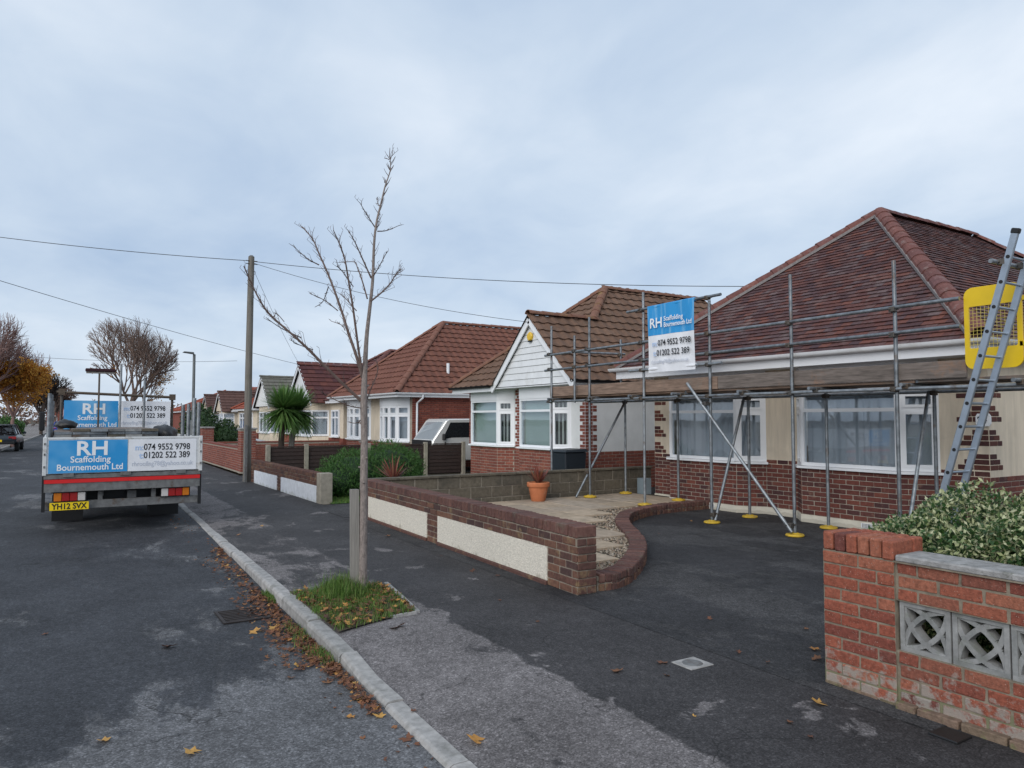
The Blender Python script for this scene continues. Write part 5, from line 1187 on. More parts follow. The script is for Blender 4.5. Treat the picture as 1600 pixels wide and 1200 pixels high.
for i in range(8, 14):
    a = trunk[i]; b = trunk[i + 1] if i + 1 < len(trunk) else trunk[i]
    for _ in range(7):
        q = a.lerp(b, rg.random()); sd = (ux * rg.choice((-1, 1)) + dz_ * rg.uniform(-.8, .8)).normalized(); ln = rg.uniform(.04, .13); e1 = q + (sd * .6 + V((0, 0, .8))).normalized() * ln * .5; tw.tube([q, e1, e1 + (sd * .45 + V((0, 0, .85))).normalized() * ln * .5], [.0034, .0025, .0014], 4)
tw.build('twigs', TWIG, tr, 'stuff')
sk = thing('tree_stake', 'weathered grey timber stake standing against the young street tree', 'stake', (2.42, 6.83, 0))
MB().prism([(2.405, 6.72, -.05), (2.475, 6.70, -.05), (2.485, 6.775, -.05), (2.415, 6.795, -.05)], (-.012, .006, 1.035)).build('post', STAKE, sk)
rg = random.Random(9); mb = MB(); lv = []
for _ in range(1300):
    t, s = rg.random(), rg.random(); x = 1.92 + s * .86; y = 5.64 + t * 1.42
    if not inside(x, y, pit): continue
    d = math.hypot((x - 2.35) * 1.3, y - 6.75); 
    if rg.random() < .5 + .5 * math.exp(-d * d * 9): blades(mb, x, y, .01, .05 + .15 * math.exp(-d * d * 16), 6, rg, .02, .006)
for _ in range(260): blades(mb, 2.31 + rg.gauss(0, .09), 6.72 + rg.gauss(0, .13), .01, .17 * rg.uniform(.5, 1.2), 3, rg, .04, .006)
for _ in range(110): blades(mb, kx(6) - .03 - abs(rg.gauss(0, .07)), rg.choice((rg.gauss(5.45, .13), rg.gauss(6.1, .16))), ROADZ, .05, 5, rg, .02, .006)
for _ in range(120): blades(mb, kx(8) - .03, rg.uniform(7.2, 7.6), ROADZ, .06, 4, rg, .02, .006)
g = mb.build('pit_grass', GRASS, kind='stuff'); g['label'] = 'rough grass round the foot of the young street tree and at the kerb'; g['category'] = 'grass'
lit = MB()
def litter(x, y, z, s, m_i):
    me = leaf_mesh(.09, DEADLEAF if m_i == 0 else GOLDLEAF, rg.randint(1, 6)); M = Matrix.Translation((x, y, z)) @ Matrix.Rotation(rg.uniform(0, 6.28), 4, 'Z') @ Matrix.Rotation(rg.gauss(0, .3), 4, 'X') @ Matrix.Rotation(rg.gauss(0, .3), 4, 'Y') @ Matrix.Scale(s, 4)
    lit.add([M @ v.co for v in me.vertices], [tuple(p.vertices) for p in me.polygons], m_i)
for _ in range(640):
    x = rg.uniform(1.92, 2.8); y = rg.uniform(5.62, 7.1)
    if inside(x, y, pit): litter(x, y, .012 + rg.uniform(0, .03), rg.uniform(.3, .9), 0 if rg.random() < .72 else 1)
for _ in range(1900):
    y = rg.choice((rg.uniform(5.0, 7.6), rg.uniform(6.5, 10.4), rg.uniform(4.2, 6.4))); w_ = .13 if 5.2 < y < 9.8 else .06
    litter(kx(y) - .03 - abs(rg.gauss(0, w_)), y, rz(y) + .003 + rg.uniform(0, .02), rg.uniform(.18, .62), 0 if rg.random() < .92 else 1)
for _ in range(140):
    y = rg.uniform(2, 14); litter(kx(y) - .02 - rg.uniform(0, .35), y, rz(y) + .003, rg.uniform(.2, .5), 0)
g = lit.build('leaf_litter', [DEADLEAF, GOLDLEAF], kind='stuff'); g['label'] = 'brown and gold autumn leaf litter in the gutter and tree pit'; g['category'] = 'leaves'
# single fallen leaves: x, y, size, gold?, where
LV = [(0.79, 6.26, 0.13, 0, 'road'), (1.45, 6.33, 0.12, 1, 'road'), (1.63, 5.33, 0.09, 0, 'road'), (0.27, 4.64, 0.09, 1, 'road'), (0.66, 4.23, 0.11, 1, 'road'), (-0.02, 7.16, 0.06, 0, 'road'), (1.4, 5.09, 0.07, 0, 'road'), (1.68, 4.48, 0.13, 1, 'kerb'), (1.73, 5.6, 0.11, 1, 'kerb'), (1.58, 4.87, 0.08, 0, 'kerb'), (1.52, 4.24, 0.07, 1, 'kerb'), (1.67, 4.17, 0.09, 1, 'kerb'), (1.68, 3.8, 0.09, 0, 'kerb'), (1.68, 3.97, 0.05, 0, 'kerb'), (1.6, 6.3, 0.12, 1, 'kerb'), (1.75, 9.2, 0.1, 1, 'kerb'), (1.75, 9.47, 0.1, 0, 'kerb'), (1.75, 7.8, 0.1, 1, 'kerb'), (1.52, 5.75, 0.06, 0, 'kerb'), (2.35, 5.5, 0.16, 0, 'pave'), (1.95, 3.49, 0.12, 1, 'pave'), (4.01, 9.77, 0.11, 0, 'pave'), (3.9, 7.08, 0.09, 0, 'pave'), (3.99, 6.71, 0.07, 0, 'pave'), (3.17, 3.79, 0.1, 0, 'pave'), (3.53, 3.76, 0.09, 0, 'pave'), (3.38, 3.57, 0.06, 0, 'pave'), (3.48, 5.82, 0.05, 0, 'pave'), (1.84, 4.06, 0.05, 0, 'pave'), (3.38, 5.05, 0.05, 0, 'pave'), (3.99, 8.03, 0.06, 0, 'pave'), (2.77, 11.78, 0.08, 1, 'pave'), (2.28, 11.11, 0.08, 1, 'pave'), (3.06, 3.01, 0.03, 1, 'pave'), (3.44, 2.67, 0.06, 0, 'pave'), (3.37, 2.5, 0.05, 0, 'pave'), (3.81, 2.76, 0.11, 1, 'drive'), (4.65, 3.39, 0.09, 1, 'drive'), (4.47, 3.25, 0.09, 0, 'drive'), (4.14, 3.64, 0.05, 0, 'drive'), (4.64, 4.37, 0.06, 0, 'drive'), (4.14, 3.38, 0.05, 0, 'drive'), (5.04, 3.75, 0.05, 0, 'drive'), (8.77, 8.64, 0.04, 1, 'drive'), (7.41, 7.93, 0.03, 0, 'drive')]
for i, (x, y, s, gld, grp) in enumerate(LV):
    o = link('fallen_leaf', leaf_mesh(.12, GOLDLEAF if gld else DEADLEAF, 1 + i % 6)); z = gz(x, y) if x < 3.95 else .006
    o.location = (x, y, z + .004); o.rotation_euler = (rg.gauss(0, .15), rg.gauss(0, .15), rg.uniform(0, 6.28)); k = s / .12; o.scale = (k, k, k)
    where = {'road': 'lying on the open road tarmac', 'kerb': 'lying in the gutter close to the kerb', 'pave': 'lying on the pavement between kerb and walls', 'drive': 'lying on the dark drive near the red brick pier'}[grp]
    tag(o, ('golden' if gld else 'brown') + ' fallen leaf ' + where, 'leaf', ('golden' if gld else 'brown') + ' leaves ' + grp)
IRON = mat('rusty_iron', [(.05, .042, .04)], .7, 12, .3, .3, 60, .003, .4)
gr = thing('road_drain', 'rusty iron drain grate in the road beside the leaf litter', 'drain', (1.47, 6.92, ROADZ))
MB().box((1.27, 6.70, ROADZ + .0015), (1.67, 7.14, ROADZ + .004)).build('drain_hole_shade', INK, gr)  # flat black sheet stands in for the dark below the bars
mb = MB()
for a in (1.27, 1.645): mb.box((a, 6.70, ROADZ + .002), (a + .025, 7.14, ROADZ + .014))
for a in (6.70, 7.115): mb.box((1.295, a, ROADZ + .002), (1.645, a + .025, ROADZ + .0138))
mb.build('frame', IRON, gr)
for i in range(7): MB().box((1.297, 6.745 + i * .054, ROADZ + .003), (1.643, 6.765 + i * .054, ROADZ + .012)).build('bar', IRON, gr)
mh = thing('stopcock_cover', 'small pale square service cover set in the dark pavement', 'cover', (3.7, 3.66, 0))
MB().box((3.60, 3.56, -.02), (3.81, 3.75, .005)).build('surround', KERB, mh, bevel=.003); MB().lathe((3.705, 3.655, .005), [(0, .003), (.065, .003), (.07, .0)], 20).build('lid', GREYP, mh)
mh = thing('stopcock_cover', 'black square plastic stopcock cover at the foot of the red brick wall', 'cover', (4.0, 2.14, 0))
MB().box((3.93, 2.05, -.02), (4.08, 2.20, .012)).build('lid', BLACK, mh, bevel=.004)
# ------------------------------------------------------------------ telegraph pole, wires, street lamp
tpz = thing('telegraph_pole', 'tall weathered wooden telegraph pole beside the low white panelled wall', 'pole', (4.38, 20.4, 0))
MB().tube([(4.38, 20.4, -.1), (4.38, 20.4, 3), (4.40, 20.4, 6.02)], [.105, .09, .078], 14).build('shaft', WOODP, tpz, smooth=True)
MB().tube([(4.40, 20.4, 6.02), (4.40, 20.4, 6.06)], [.08, .04], 14).build('cap', GREYP, tpz); MB().box((4.28, 20.2, .0), (4.34, 20.28, 1.5)).build('cable_guard', GREYP, tpz)
for z in (5.82, 5.9): MB().tube([(4.25, 20.35, z), (4.55, 20.35, z)], .012, 6).build('bracket', STEELD, tpz)
def wire(a, b, sg, r, label):
    a = V(a); b = V(b); P = []
    for i in range(25):
        t = i / 24; p = a.lerp(b, t); p.z -= sg * 4 * t * (1 - t); P.append(p)
    o = MB().tube(P, r, 5).build('overhead_wire', WIRE, None, loc=tuple(a)); tag(o, label, 'wire')
wire((4.35, 20.35, 5.9), (-2.6, 24.0, 6.60), .08, .009, 'overhead wire running left from the top of the telegraph pole')
wire((4.45, 20.4, 5.9), (13.2, 10.6, 4.55), .18, .008, 'overhead wire from the telegraph pole to the tiled bungalow roof')
wire((4.45, 20.4, 5.86), (9.75, 14.98, 4.02), .18, .006, 'overhead wire from the telegraph pole to the white boarded gable')
wire((4.42, 20.45, 5.80), (9.4, 33.2, 4.0), .12, .005, 'thin drop wire from the telegraph pole toward the palm and dark red roof')
wire((-2.3, 22, 5.36), (9.5, 33.4, 4.1), .10, .008, 'long sloping wire crossing the sky left of the telegraph pole')
wire((-10, 70, 7.2), (12, 60, 6.2), .5, .012, 'distant faint wire above the bare round tree')
lampp = thing('street_lamp', 'grey street lamp column with flat lantern behind the truck', 'lamp', (4.0, 27, 0))
MB().tube([(4.0, 27, -.1), (4.0, 27, 1.6), (4.0, 27, 1.62), (4.0, 27, 3.86)], [.085, .085, .05, .045], 10).build('column', LAMP, lampp, smooth=True)
MB().tube([(4.0, 27, 3.84), (3.95, 26.98, 3.9), (3.86, 26.95, 3.9)], .03, 8).build('arm', LAMP, lampp, smooth=True)
MB().prism([(3.98, 26.9, 3.93), (3.66, 26.84, 3.94), (3.62, 26.84, 3.9), (3.98, 26.9, 3.86)], (0, .16, 0)).build('lantern', LAMP, lampp, bevel=.01)
# ------------------------------------------------------------------ second property: white panelled wall, fence, shrubs
w2 = thing('front_garden_wall', 'low brick wall with two whitewashed panels beside the telegraph pole', 'wall', (4.5, 17.2, 0))
MB().box((4.46, 14.25, -.05), (4.66, 20.25, .485)).build('mortar', MORTARD, w2)
it = []
for a, b in ((20.25, 19.85), (17.55, 17.2), (14.5, 14.25)): it += brick_run((4.455, a), (4.455, b), 0, 5, BRICKW, 0, .215, jitter=.003, var=1)
it += brick_run((4.455, 20.25), (4.455, 14.25), .33, 3, BRICKW, 0, .225, jitter=.003, var=1) + brick_run((4.455, 14.25), (4.66, 14.25), .0, 7, BRICKW, 0, .225, jitter=.002, var=1)
y = 14.29
while y < 20.25: it.append((brick_mesh(.215, .068, .09, BRICKW, .008, random.randint(1, 4)), Matrix.Translation((4.555, y, .60 - .07 + .0)))); y += .0775
place('brick', w2, it)
for a, b in ((17.56, 19.84), (14.51, 17.19)): MB().box((4.438, a, .0), (4.47, b, .326)).build('white_panel', DASHW, w2)
MB().box((4.435, 14.22, -.02), (4.68, 14.47, .59)).build('end_block', CONPOST, w2, bevel=.008)
fn = thing('slatted_fence', 'low dark brown slatted boundary fence with concrete posts behind the lawn', 'fence', (7.5, 19.7, 0))
px_ = [4.75, 5.75, 7.5, 9.25, 10.5]
for i, x in enumerate(px_): MB().box((x - .055, 19.65, -.05), (x + .055, 19.76, .98)).build('post', CONPOST, fn, bevel=.008)
for i in range(4):
    for k in range(8): MB().prism([(px_[i] + .056, 19.70, .06 + k * .105), (px_[i] + .056, 19.735, .06 + k * .105), (px_[i] + .056, 19.73, .163 + k * .105), (px_[i] + .056, 19.717, .163 + k * .105)], (px_[i + 1] - px_[i] - .112, 0, 0)).build('slat', FENCE, fn)
    MB().box((px_[i] + .057, 19.69, .905), (px_[i + 1] - .057, 19.75, .935)).build('rail', FENCE, fn)
# side return of the fence between the houses
def mound(c, r, n, rng, shell=.35, flat=0, top=1.0):
    out = []
    while len(out) < n:
        d = V((rng.gauss(0, 1), rng.gauss(0, 1), rng.gauss(0, 1))).normalized(); k = 1 - shell * rng.random() ** 1.6
        k *= 1 + .10 * math.sin(d.x * 7 + c[0] * 3) * math.sin(d.y * 6 + 2) + .07 * math.sin(d.z * 9 + d.x * 5)
        p = V((c[0] + d.x * r[0] * k, c[1] + d.y * r[1] * k, c[2] + d.z * r[2] * k))
        if p.z > flat: out.append(p)
    return out
def shrub(name, label, cat, cs, n, size, m, seed, asp=2.4, core=True, up=.3, stem=BARKD, cm=None, core_k=.74, shell=.35):
    rng = random.Random(seed); b = cs[0][0]; s = thing(name, label, cat, (b[0], b[1], 0)); mb = MB(); tot = sum(r[0] * r[1] + r[0] * r[2] for c, r in cs)
    for c, r in cs: leafcloud(mb, mound(c, r, int(n * (r[0] * r[1] + r[0] * r[2]) / tot), rng, shell), size, rng, asp, up)
    mb.build('foliage', m, s)
    st = MB()
    for c, r in cs:
        for _ in range(5): st.tube([(c[0] + rng.gauss(0, r[0] * .12), c[1] + rng.gauss(0, r[1] * .12), -.02), (c[0] + rng.gauss(0, r[0] * .3), c[1] + rng.gauss(0, r[1] * .3), c[2]), (c[0] + rng.gauss(0, r[0] * .4), c[1] + rng.gauss(0, r[1] * .4), c[2] + r[2] * .6)], [.02, .013, .006], 5)
    st.build('stems', stem, s)
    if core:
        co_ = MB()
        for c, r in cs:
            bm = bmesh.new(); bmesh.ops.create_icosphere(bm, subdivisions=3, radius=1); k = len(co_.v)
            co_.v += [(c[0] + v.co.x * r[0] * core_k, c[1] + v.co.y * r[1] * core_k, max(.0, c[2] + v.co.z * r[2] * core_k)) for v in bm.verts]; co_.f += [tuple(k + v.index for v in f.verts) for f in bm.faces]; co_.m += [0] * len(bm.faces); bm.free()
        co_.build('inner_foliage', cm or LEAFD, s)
    return s
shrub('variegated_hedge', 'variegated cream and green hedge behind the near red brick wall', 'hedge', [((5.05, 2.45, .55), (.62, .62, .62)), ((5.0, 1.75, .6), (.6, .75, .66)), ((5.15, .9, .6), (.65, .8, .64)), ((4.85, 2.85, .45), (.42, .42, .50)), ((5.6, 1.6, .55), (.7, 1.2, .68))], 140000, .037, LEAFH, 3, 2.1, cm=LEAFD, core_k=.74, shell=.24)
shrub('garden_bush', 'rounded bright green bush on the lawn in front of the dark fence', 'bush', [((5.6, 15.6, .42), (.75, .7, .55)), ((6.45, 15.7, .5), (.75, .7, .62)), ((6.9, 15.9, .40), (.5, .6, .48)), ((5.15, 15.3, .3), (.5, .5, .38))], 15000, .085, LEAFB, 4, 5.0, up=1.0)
shrub('garden_hedge', 'tall dark green hedge beyond the red brick gate piers', 'hedge', [((5.5, 35.2, 1.0), (.8, 2.0, 1.25)), ((6.3, 33.6, .7), (.6, 1.2, .9))], 6000, .14, LEAFD, 5, 2.2)
def spiky(mb, c, n, ln, wd, rng, el0=10, el1=85, droop=.5):
    c = V(c)
    for _ in range(n):
        a = rng.uniform(0, 6.283); e = math.asin(rng.uniform(math.sin(R(el0)), math.sin(R(el1)))); L = ln * rng.uniform(.75, 1.1); d = V((math.cos(a) * math.cos(e), math.sin(a) * math.cos(e), math.sin(e))); s = V((-math.sin(a), math.cos(a), 0)); P = []
        for i in range(5):
            t = i / 4; w_ = wd * (1 - t ** 1.8) * (.6 + .8 * min(t * 3, 1)) * .5 + .0008; p = c + d * L * t - V((0, 0, droop * L * t * t * (1 - math.sin(e) * .7))); P += [p - s * w_, p + s * w_]
        mb.add(P, [(2 * i, 2 * i + 1, 2 * i + 3, 2 * i + 2) for i in range(4)])
rng = random.Random(31)
pm = thing('cabbage_palm', 'two stemmed green cabbage palm with round spiky crowns behind the dark fence', 'palm', (6.6, 25, 0))
for (bx_, by_, tx_, ty_, tz_, k) in ((6.45, 25, 6.50, 24.9, 1.72, 620), (6.75, 25.1, 7.05, 25.3, 1.66, 520)):
    MB().tube([(bx_, by_, -.05), ((bx_ + tx_) / 2 - .03, (by_ + ty_) / 2, 1.0), (tx_, ty_, tz_ + .15)], [.11, .095, .10], 9).build('trunk', BARKD if bx_ < 6.5 else STAKE, pm, smooth=True)
    mb = MB(); spiky(mb, (tx_, ty_, tz_ + .25), k + 300, 1.02, .045, rng, -42, 80, .20); mb.build('crown', PALM, pm)
pc = thing('red_spiky_plant', 'red bronze spiky plant growing just behind the dark brick front wall', 'plant', (5.17, 12.35, 0))
MB().tube([(5.17, 12.35, -.02), (5.17, 12.35, .62)], .03, 7).build('stem', BARKD, pc); mb = MB(); spiky(mb, (5.17, 12.35, .55), 46, .48, .03, rng, 28, 88, .12); mb.build('leaves', CORDY, pc)
pot = thing('plant_pot', 'terracotta flower pot with ribbed rim standing on the slab patio', 'pot', (7.72, 11.5, PZ))
MB().lathe((7.72, 11.5, PZ), [(0, .0), (.125, 0), (.135, .02), (.185, .26), (.205, .265), (.215, .28), (.215, .34), (.205, .35), (.185, .35), (.175, .30), (0, .30)], 24).build('body', TERRA, pot, smooth=True)
MB().lathe((7.72, 11.5, PZ), [(0, .302), (.174, .302)], 16).build('soil', EARTH, pot)
pp2 = thing('red_spiky_plant', 'dark red spiky plant growing in the terracotta pot', 'plant', (7.72, 11.5, PZ + .3)); mb = MB(); spiky(mb, (7.72, 11.5, PZ + .3), 40, .42, .035, rng, 40, 88, .12); mb.build('leaves', CORDY, pp2)
MB().tube([(7.72, 11.5, PZ + .29), (7.72, 11.5, PZ + .4)], .03, 7).build('stem', BARKD, pp2)
# wheelie bin
bn_ = thing('wheelie_bin', 'dark lidded wheelie bin by the white boarded bungalow wall', 'bin', (9.6, 13.1, 0))
mb = MB(); a = [(9.36, 12.88), (9.84, 12.88), (9.84, 13.36), (9.36, 13.36)]; b = [(9.32, 12.84), (9.90, 12.84), (9.90, 13.40), (9.32, 13.40)]
mb.add([(x, y, .06) for x, y in a] + [(x, y, .93) for x, y in b], [(3, 2, 1, 0), (4, 5, 6, 7), (0, 1, 5, 4), (1, 2, 6, 5), (2, 3, 7, 6), (3, 0, 4, 7)]); mb.build('body', BIN, bn_, bevel=.02)
MB().prism([(9.29, 12.81, .935), (9.93, 12.81, .935), (9.9, 12.84, 1.0), (9.35, 12.84, .985)], (0, .62, 0)).build('lid', BIN, bn_, bevel=.012)
for y in (12.9, 13.3): wheel(bn_, 9.88, y, .1, .1, .05)
MB().box((10.42, 11.55, .0), (10.58, 11.8, .42)).build('meter_box', plain('meter_grey', (.22, .27, .30), .5), None, loc=(10.5, 11.7, 0)); tag(bpy.data.objects['meter_box'], 'small grey utility box on the ground by the bungalow left corner', 'box')
# ------------------------------------------------------------------ third property: red brick walls and piers
def pier(x, y, h, label, wd=.46):
    p = thing('brick_pier', label, 'pier', (x, y, 0)); MB().box((x - wd / 2 + .006, y - wd / 2 + .006, -.05), (x + wd / 2 - .006, y + wd / 2 - .006, h)).build('mortar', MORTAR, p)
    k = int(h / .075); it = brick_run((x - wd / 2 + .006, y + wd / 2), (x - wd / 2 + .006, y - wd / 2), 0, k, BRICKR, 0, .23) + brick_run((x - wd / 2, y - wd / 2 + .006), (x + wd / 2, y - wd / 2 + .006), 0, k, BRICKR, 1, .23); place('brick', p, it)
    MB().box((x - wd / 2 - .03, y - wd / 2 - .03, h + .001), (x + wd / 2 + .03, y + wd / 2 + .03, h + .06)).build('cap', COPING, p, bevel=.01)
pier(5.2, 24.3, 1.32, 'tall red brick gate pier nearest the telegraph pole'); pier(5.35, 32.4, 1.28, 'red brick gate pier beyond, by the dark hedge')
def lowwall(label, a, b, h, m, loc, bricks=True):
    w_ = thing('brick_wall', label, 'wall', loc); a = V(a); b = V(b); band(MB(), [a, b], -.05, h, -.002, .2).build('mortar', MORTAR, w_); place('brick', w_, brick_run(a, b, 0, int(h / .075), m, 0, .225), 300); band(MB(), [a, b], h + .001, h + .05, .02, .22).build('coping', m, w_)
lowwall('long red brick front wall running between the two gate piers', (5.12, 32.1), (5.0, 24.6), .72, BRICKR, (5.1, 28, 0))
lowwall('red brick boundary wall running back behind the palm', (5.3, 29.6), (10.0, 29.6), .74, BRICKR, (7.6, 29.6, 0))
lowwall('distant red brick front wall past the second gate pier', (5.9, 48), (5.3, 33), .7, BRICKR, (5.6, 40, 0))
# ------------------------------------------------------------------ vehicles
def car(label, x, y, rot, paint, L=4.3, W=1.78, Hh=1.5, suv=False, z=TZ, plate=True):
    c = thing('parked_car', label, 'car', (x, y, z)); M = Matrix.Translation((x, y, z)) @ Matrix.Rotation(R(rot), 4, 'Z'); hw = W / 2; zb = .32 if not suv else .38; bl = Hh * .62
    st = [(-L / 2, .75, zb + .12, bl - .14), (-L / 2 + .08, .93, zb + .04, bl - .03), (-L / 2 + .5, 1, zb, bl), (-.3, 1, zb - .03, bl - .01), (L * .18, 1, zb - .03, bl - .03), (L * .36, .98, zb, bl - .14), (L / 2 - .15, .92, zb + .05, bl - .25), (L / 2, .72, zb + .14, bl - .36)]
    mb = MB(); k = 8
    for yy, w_, z0, z1 in st:
        for a, b in ((-.86, 0), (-1, .22), (-1, .72), (-.93, 1), (.93, 1), (1, .72), (1, .22), (.86, 0)): mb.v.append(tuple(M @ V((a * hw * w_, yy, z0 + (z1 - z0) * b))))
    for i in range(len(st) - 1):
        for j in range(k): mb.f.append((i * k + j, i * k + (j + 1) % k, (i + 1) * k + (j + 1) % k, (i + 1) * k + j)); mb.m.append(0)
    mb.f += [tuple(range(k)), tuple(reversed(range((len(st) - 1) * k, len(st) * k)))]; mb.m += [0, 0]
    body = mb.build('body', paint, c, smooth=True)
    y0, y1, y2, y3 = -L / 2 + .12, -L / 2 + .55, L * .1, L * .27; a = hw * .9; b = hw * .70; lo = bl - .02; hi = Hh
    base = [(-a, y0, lo), (a, y0, lo), (a, y3, lo - .03), (-a, y3, lo - .03)]; top = [(-b, y1, hi - .05), (b, y1, hi - .05), (b, y2, hi - .04), (-b, y2, hi - .04)]
    gb = [M @ V(p) for p in base + top]
    MB().add(gb, [(0, 1, 5, 4), (1, 2, 6, 5), (2, 3, 7, 6), (3, 0, 4, 7)]).build('windows', CARGLASS, c)
    MB().add([M @ V((p[0] * .97, p[1] * .99, p[2] - .03)) for p in base + top], [(0, 1, 5, 4), (1, 2, 6, 5), (2, 3, 7, 6), (3, 0, 4, 7)]).build('cabin_lining', ROOM, c)
    rf_ = MB().add([M @ V(p) for p in [(-b - .02, y1 - .06, hi - .06), (b + .02, y1 - .06, hi - .06), (b + .02, y2 + .03, hi - .05), (-b - .02, y2 + .03, hi - .05), (-b * .85, y1 + .05, hi), (b * .85, y1 + .05, hi), (b * .85, y2 - .15, hi), (-b * .85, y2 - .15, hi)]], [(0, 1, 5, 4), (1, 2, 6, 5), (2, 3, 7, 6), (3, 0, 4, 7), (4, 5, 6, 7), (0, 3, 2, 1)]).build('roof', paint, c, smooth=True)
    for i in range(4): MB().beam(gb[i], gb[i + 4], .07, .07).build('pillar', paint, c)
    for s in (-1, 1): MB().beam((gb[0 if s < 0 else 1] + gb[3 if s < 0 else 2]) / 2 + V((0, 0, .02)), (gb[4 if s < 0 else 5] + gb[7 if s < 0 else 6]) / 2, .06, .05).build('pillar', paint, c)
    for s in (-1, 1):
        for yy in (-L * .30, L * .31):
            q = M @ V((s * (hw - .09), yy, .31)); wd = .2; wl = wheel(c, 0, 0, 0, .31, wd); off = Matrix.Translation(q) @ Matrix.Rotation(R(rot), 4, 'Z')
            for o in [wl] + list(wl.children): o.data.transform(Matrix.Translation(-root_loc(c)) @ off @ Matrix.Translation(root_loc(c)))
        MB().obox(M @ Matrix.Translation((s * hw * .74, -L / 2 + .05, bl - .16)), (.34, .1, .14)).build('tail_light', REDL, c, bevel=.02); MB().obox(M @ Matrix.Translation((s * hw * .66, L / 2 - .12, bl - .36)), (.34, .14, .12)).build('headlight', CLEARL, c, bevel=.02); MB().obox(M @ Matrix.Translation((s * (hw + .08), L * .2, bl + .06)), (.16, .1, .12)).build('door_mirror', paint, c, bevel=.02)
    MB().obox(M @ Matrix.Translation((0, -L / 2 + .0, bl - .3)), (.5, .03, .11)).build('number_plate', PLATEY, c); MB().obox(M @ Matrix.Translation((0, -L / 2 + .06, zb + .1)), (W * .86, .14, .16)).build('bumper', BLACK, c, bevel=.03)
    return c
def carpaint(n, c): return plain(n, c, .25, .3, .6, .03)
car('dark grey parked car seen from behind at the left edge of the picture', -2.42, 48, -2, carpaint('paint_grey', (.035, .045, .055)), 4.5, 1.85, 1.42, True)
car('small blue car far down the street beside the truck', .75, 92, -2, carpaint('paint_blue', (.02, .06, .30)), 4.0, 1.75, 1.45)
car('silver car with dark windscreen parked behind the tall red brick pier', 7.3, 39.5, -90, carpaint('paint_silver', (.62, .66, .70)), 4.2, 1.75, 1.30, z=-.02)
# white cab-over van on the drive, facing the road
vn = thing('parked_van', 'small white cab over van with dark windows parked beside the red brick bungalow', 'van', (11.5, 21.3, 0)); vy = 20.55; vw = 1.5
vo_ = .12
pf = [(9.88, .35), (9.86, .82), (9.90, .98), (10.36, 1.60), (10.46, 1.66), (14.0, 1.68), (14.05, .35)]
vb_ = MB().prism([(a, vy, b) for a, b in pf], (0, vw, 0)).build('body', carpaint('van_white', (.74, .74, .72)), vn, bevel=.03)
nv = V((-.62, 0, .46)).normalized() * .012
MB().add([V(p) + nv for p in [(9.93, vy + .1, 1.02), (9.93, vy + vw - .1, 1.02), (10.33, vy + vw - .16, 1.56), (10.33, vy + .16, 1.56)]], [(0, 1, 2, 3)]).build('windscreen', GLASS, vb_)
MB().add([V(p) + nv * .5 for p in [(9.93, vy + .1, 1.02), (9.93, vy + vw - .1, 1.02), (10.33, vy + vw - .16, 1.56), (10.33, vy + .16, 1.56)]], [(0, 1, 2, 3)]).build('cab_interior', plain('cab_grey', (.42, .43, .44), .5), vb_)
MB().box((9.835, vy + .06, .78), (9.872, vy + vw - .06, 1.0)).build('front_grille', BLACK, vb_, bevel=.01); MB().box((9.825, vy + .3, .82), (9.834, vy + .62, .88)).build('badge_plate', CLEARL, vb_)
MB().prism([(10.22, vy - .006, 1.02), (10.55, vy - .006, 1.08), (11.9, vy - .006, 1.08), (11.9, vy - .006, 1.55), (10.50, vy - .006, 1.55)], (0, .012, 0)).build('side_window', plain('tinted_glass', (.015, .017, .02), .1, 0, .6), vb_)
MB().box((10.20, vy - .16, 1.0), (10.28, vy - .02, 1.2)).build('door_mirror', BLACK, vb_, bevel=.02); MB().box((10.30, vy - .02, .82), (10.34, vy - .002, .94)).build('indicator', BLACK, vb_)
for x in (10.5, 13.2):
    for y in (vy + .1, vy + vw - .1):
        wl = wheel(vn, 0, 0, 0, .28, .17)
        for o in [wl] + list(wl.children): o.data.transform(Matrix.Translation(-root_loc(vn)) @ Matrix.Translation((x, y, .28)) @ Matrix.Rotation(R(90), 4, 'Z') @ Matrix.Translation(root_loc(vn)))
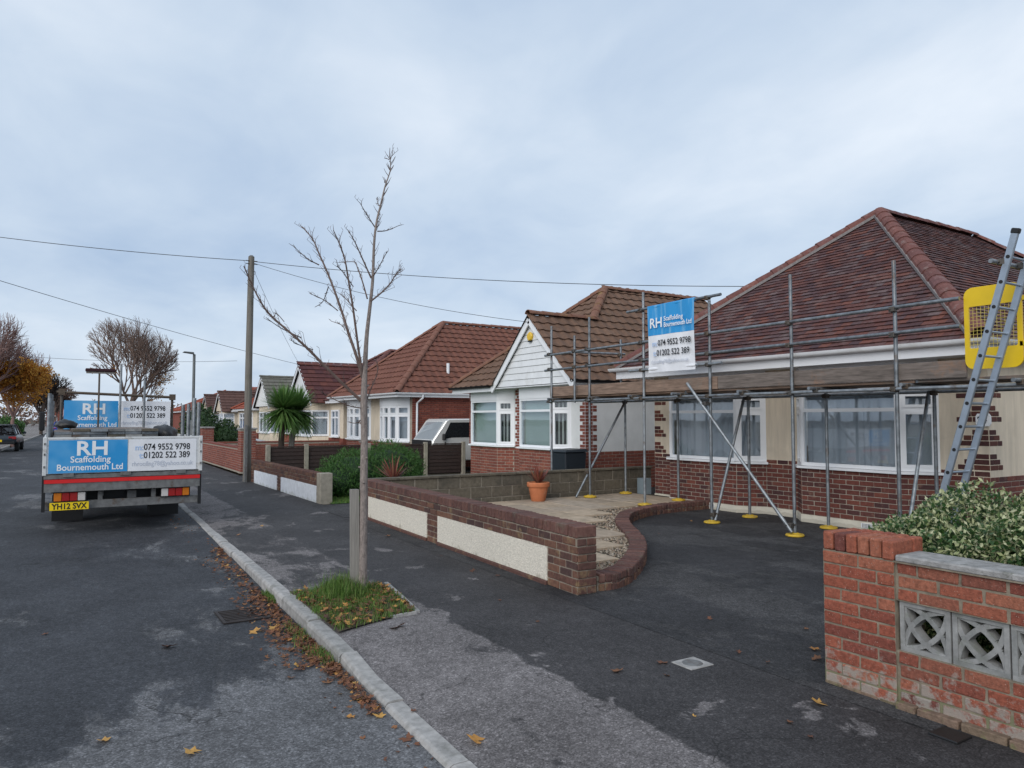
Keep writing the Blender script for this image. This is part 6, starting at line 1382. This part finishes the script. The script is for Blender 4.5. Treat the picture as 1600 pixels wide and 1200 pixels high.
# ------------------------------------------------------------------ background trees
def branchy(name, label, base, H, spread, seed, depth=5, bark=BARKD, leaf=None, nleaf=0, lsize=.12, leafz=(0, 9), trunk_h=.3, r0=.16, weep=0, kids=3, cat='tree', tw=.006, env=None):
    rng = random.Random(seed); t = thing(name, label, cat, base); mbt = MB(); mbb = MB(); tips = []
    base = V(base)
    def grow(p, d, L, r, k):
        if env:
            t_ = p + d * L - base; f_ = (t_.x / env[1]) ** 2 + (t_.y / env[1]) ** 2 + ((t_.z - env[0]) / env[2]) ** 2
            if f_ > 1: L *= max(.3, 1.25 - .45 * f_)
        q = p + d * L * .5 + V((rng.gauss(0, .05), rng.gauss(0, .05), 0)) * L; e = q + (d + V((rng.gauss(0, .12), rng.gauss(0, .12), .05 - weep * (depth - k) * .12))).normalized() * L * .5
        (mbt if k == depth else mbb).tube([p, q, e], [r, r * .85, r * .68], 7 if k >= depth - 1 else (4 if k > 1 else 3), cap=False)
        if k <= 1: tips.append((q, e))
        if k == 0: return
        n = kids if k < depth else kids + 2
        for i in range(n):
            a = 6.283 * i / n + rng.uniform(-.5, .5); tilt = rng.uniform(.3, .8) * spread; s = d.cross(V((.3, .5, .1))).normalized(); s2 = d.cross(s); nd_ = (d * math.cos(tilt) + (s * math.cos(a) + s2 * math.sin(a)) * math.sin(tilt) + V((0, 0, .10 - weep * .3 * (k < 3)))).normalized(); grow(e if i < n - 1 else q, nd_, L * rng.uniform(.62, .82), max(tw, r * .62), k - 1)
        if k > 1: grow(e, (d + V((rng.gauss(0, .15), rng.gauss(0, .15), .1))).normalized(), L * .75, max(tw, r * .66), k - 1)
    grow(base + V((0, 0, -.1)), V((rng.gauss(0, .03), rng.gauss(0, .03), 1)).normalized(), H * trunk_h, r0, depth)
    mbt.build('trunk', bark, t, smooth=True); mbb.build('crown', bark, t)
    if leaf and nleaf:
        mb = MB(); tips = [x for x in tips if leafz[0] < x[1].z < leafz[1]]; pts = []
        for _ in range(nleaf): a, b = rng.choice(tips); pts.append(a.lerp(b, rng.random()) + V((rng.gauss(0, .1), rng.gauss(0, .1), rng.gauss(0, .12))))
        leafcloud(mb, pts, lsize, rng, 1.5, -.3); mb.build('leaves', leaf, t)
    return t
BARKT = mat('brown_twig', [(.22, .155, .125), (.17, .12, .10)], .95, 6, .2, 0)
BARKP = mat('purple_twig', [(.27, .17, .15), (.21, .135, .12)], .95, 6, .2, 0)
branchy('street_tree', 'round bare crowned tree standing behind the truck', (4.6, 60, 0), 10.2, .9, 5, 6, BARKT, AUTUMN, 520, .13, (2, 5.0), .27, .15, 0, 3, tw=.007, env=(5.9, 2.8, 3.3))
branchy('birch_tree', 'drooping autumn birch with golden lower leaves at the left edge', (-3.6, 46, 0), 8.2, .8, 8, 6, BARKP, AUTUMN, 15000, .13, (1.7, 4.6), .27, .15, .5, 3, tw=.0065)
branchy('birch_tree', 'golden leaved tree just beyond the drooping birch, above the grey car', (-2.2, 56, 0), 6.3, .75, 12, 5, BARKP, AUTUMN, 6500, .14, (1.7, 4.9), .3, .12, .3, 3, tw=.009)
branchy('street_tree', 'dark bare tree far down the left of the street', (-1.2, 95, 0), 7.0, .8, 15, 5, BARKD, None, 0, .1, (0, 9), .3, .18, 0, 4, tw=.03)
branchy('street_tree', 'distant brown tree at the end of the street left of the truck', (.3, 130, 0), 8.5, .8, 19, 5, BARKT, DEADLEAF, 1500, .25, (2, 9), .25, .2, 0, 4, tw=.04)
shrub('garden_bush', 'small bright green bush by the far left pavement', 'bush', [((-3.3, 75, .8), (1.2, 1.2, 1.0))], 2500, .2, LEAFB, 44, 2.0)
shrub('garden_hedge', 'low dark hedge along the far left gardens', 'hedge', [((-5.6, 62, .6), (1.0, 5.5, .8)), ((-5.2, 52, .6), (.8, 4.5, .7))], 5000, .2, LEAFD, 45, 2.0)
far_ = thing('brick_house', 'distant red brick house with white window at the far end of the street', 'house', (1, 190, 0))
MB().box((-1.5, 190, -.1), (4.5, 198, 4.6)).build('wall', BRICKR, far_); MB().prism([(-1.9, 189.5, 4.6), (4.9, 189.5, 4.6), (1.5, 189.5, 7)], (0, 9, 0)).build('roof', TILE7, far_)
for x in (-.9, 1.0, 2.8): fw_ = MB().box((x, 189.9, 1), (x + 1.4, 189.98, 2.4)).build('window', UPVC, far_); MB().box((x + .12, 189.88, 1.1), (x + 1.28, 189.89, 2.3)).build('pane', ROOM, fw_)
lowwall('pale low garden wall on the far left pavement beyond the grey car', (-4.6, 58), (-4.2, 75), .8, RENDERW, (-4.4, 66, 0))
rng = random.Random(77); mb = MB(); pts = []
for i in range(90):
    x = -70 + i * 2.6 + rng.uniform(-1, 1); yy = 215 + rng.uniform(-20, 20); pts += mound((x, yy, 2.2), (3.2, 3, rng.uniform(2.4, 4.2)), 130, rng, .6)
leafcloud(mb, pts, .9, rng, 1.6, 0); g = mb.build('treeline', BARKT, kind='stuff'); g['label'] = 'distant brown line of trees closing the end of the street'; g['category'] = 'trees'
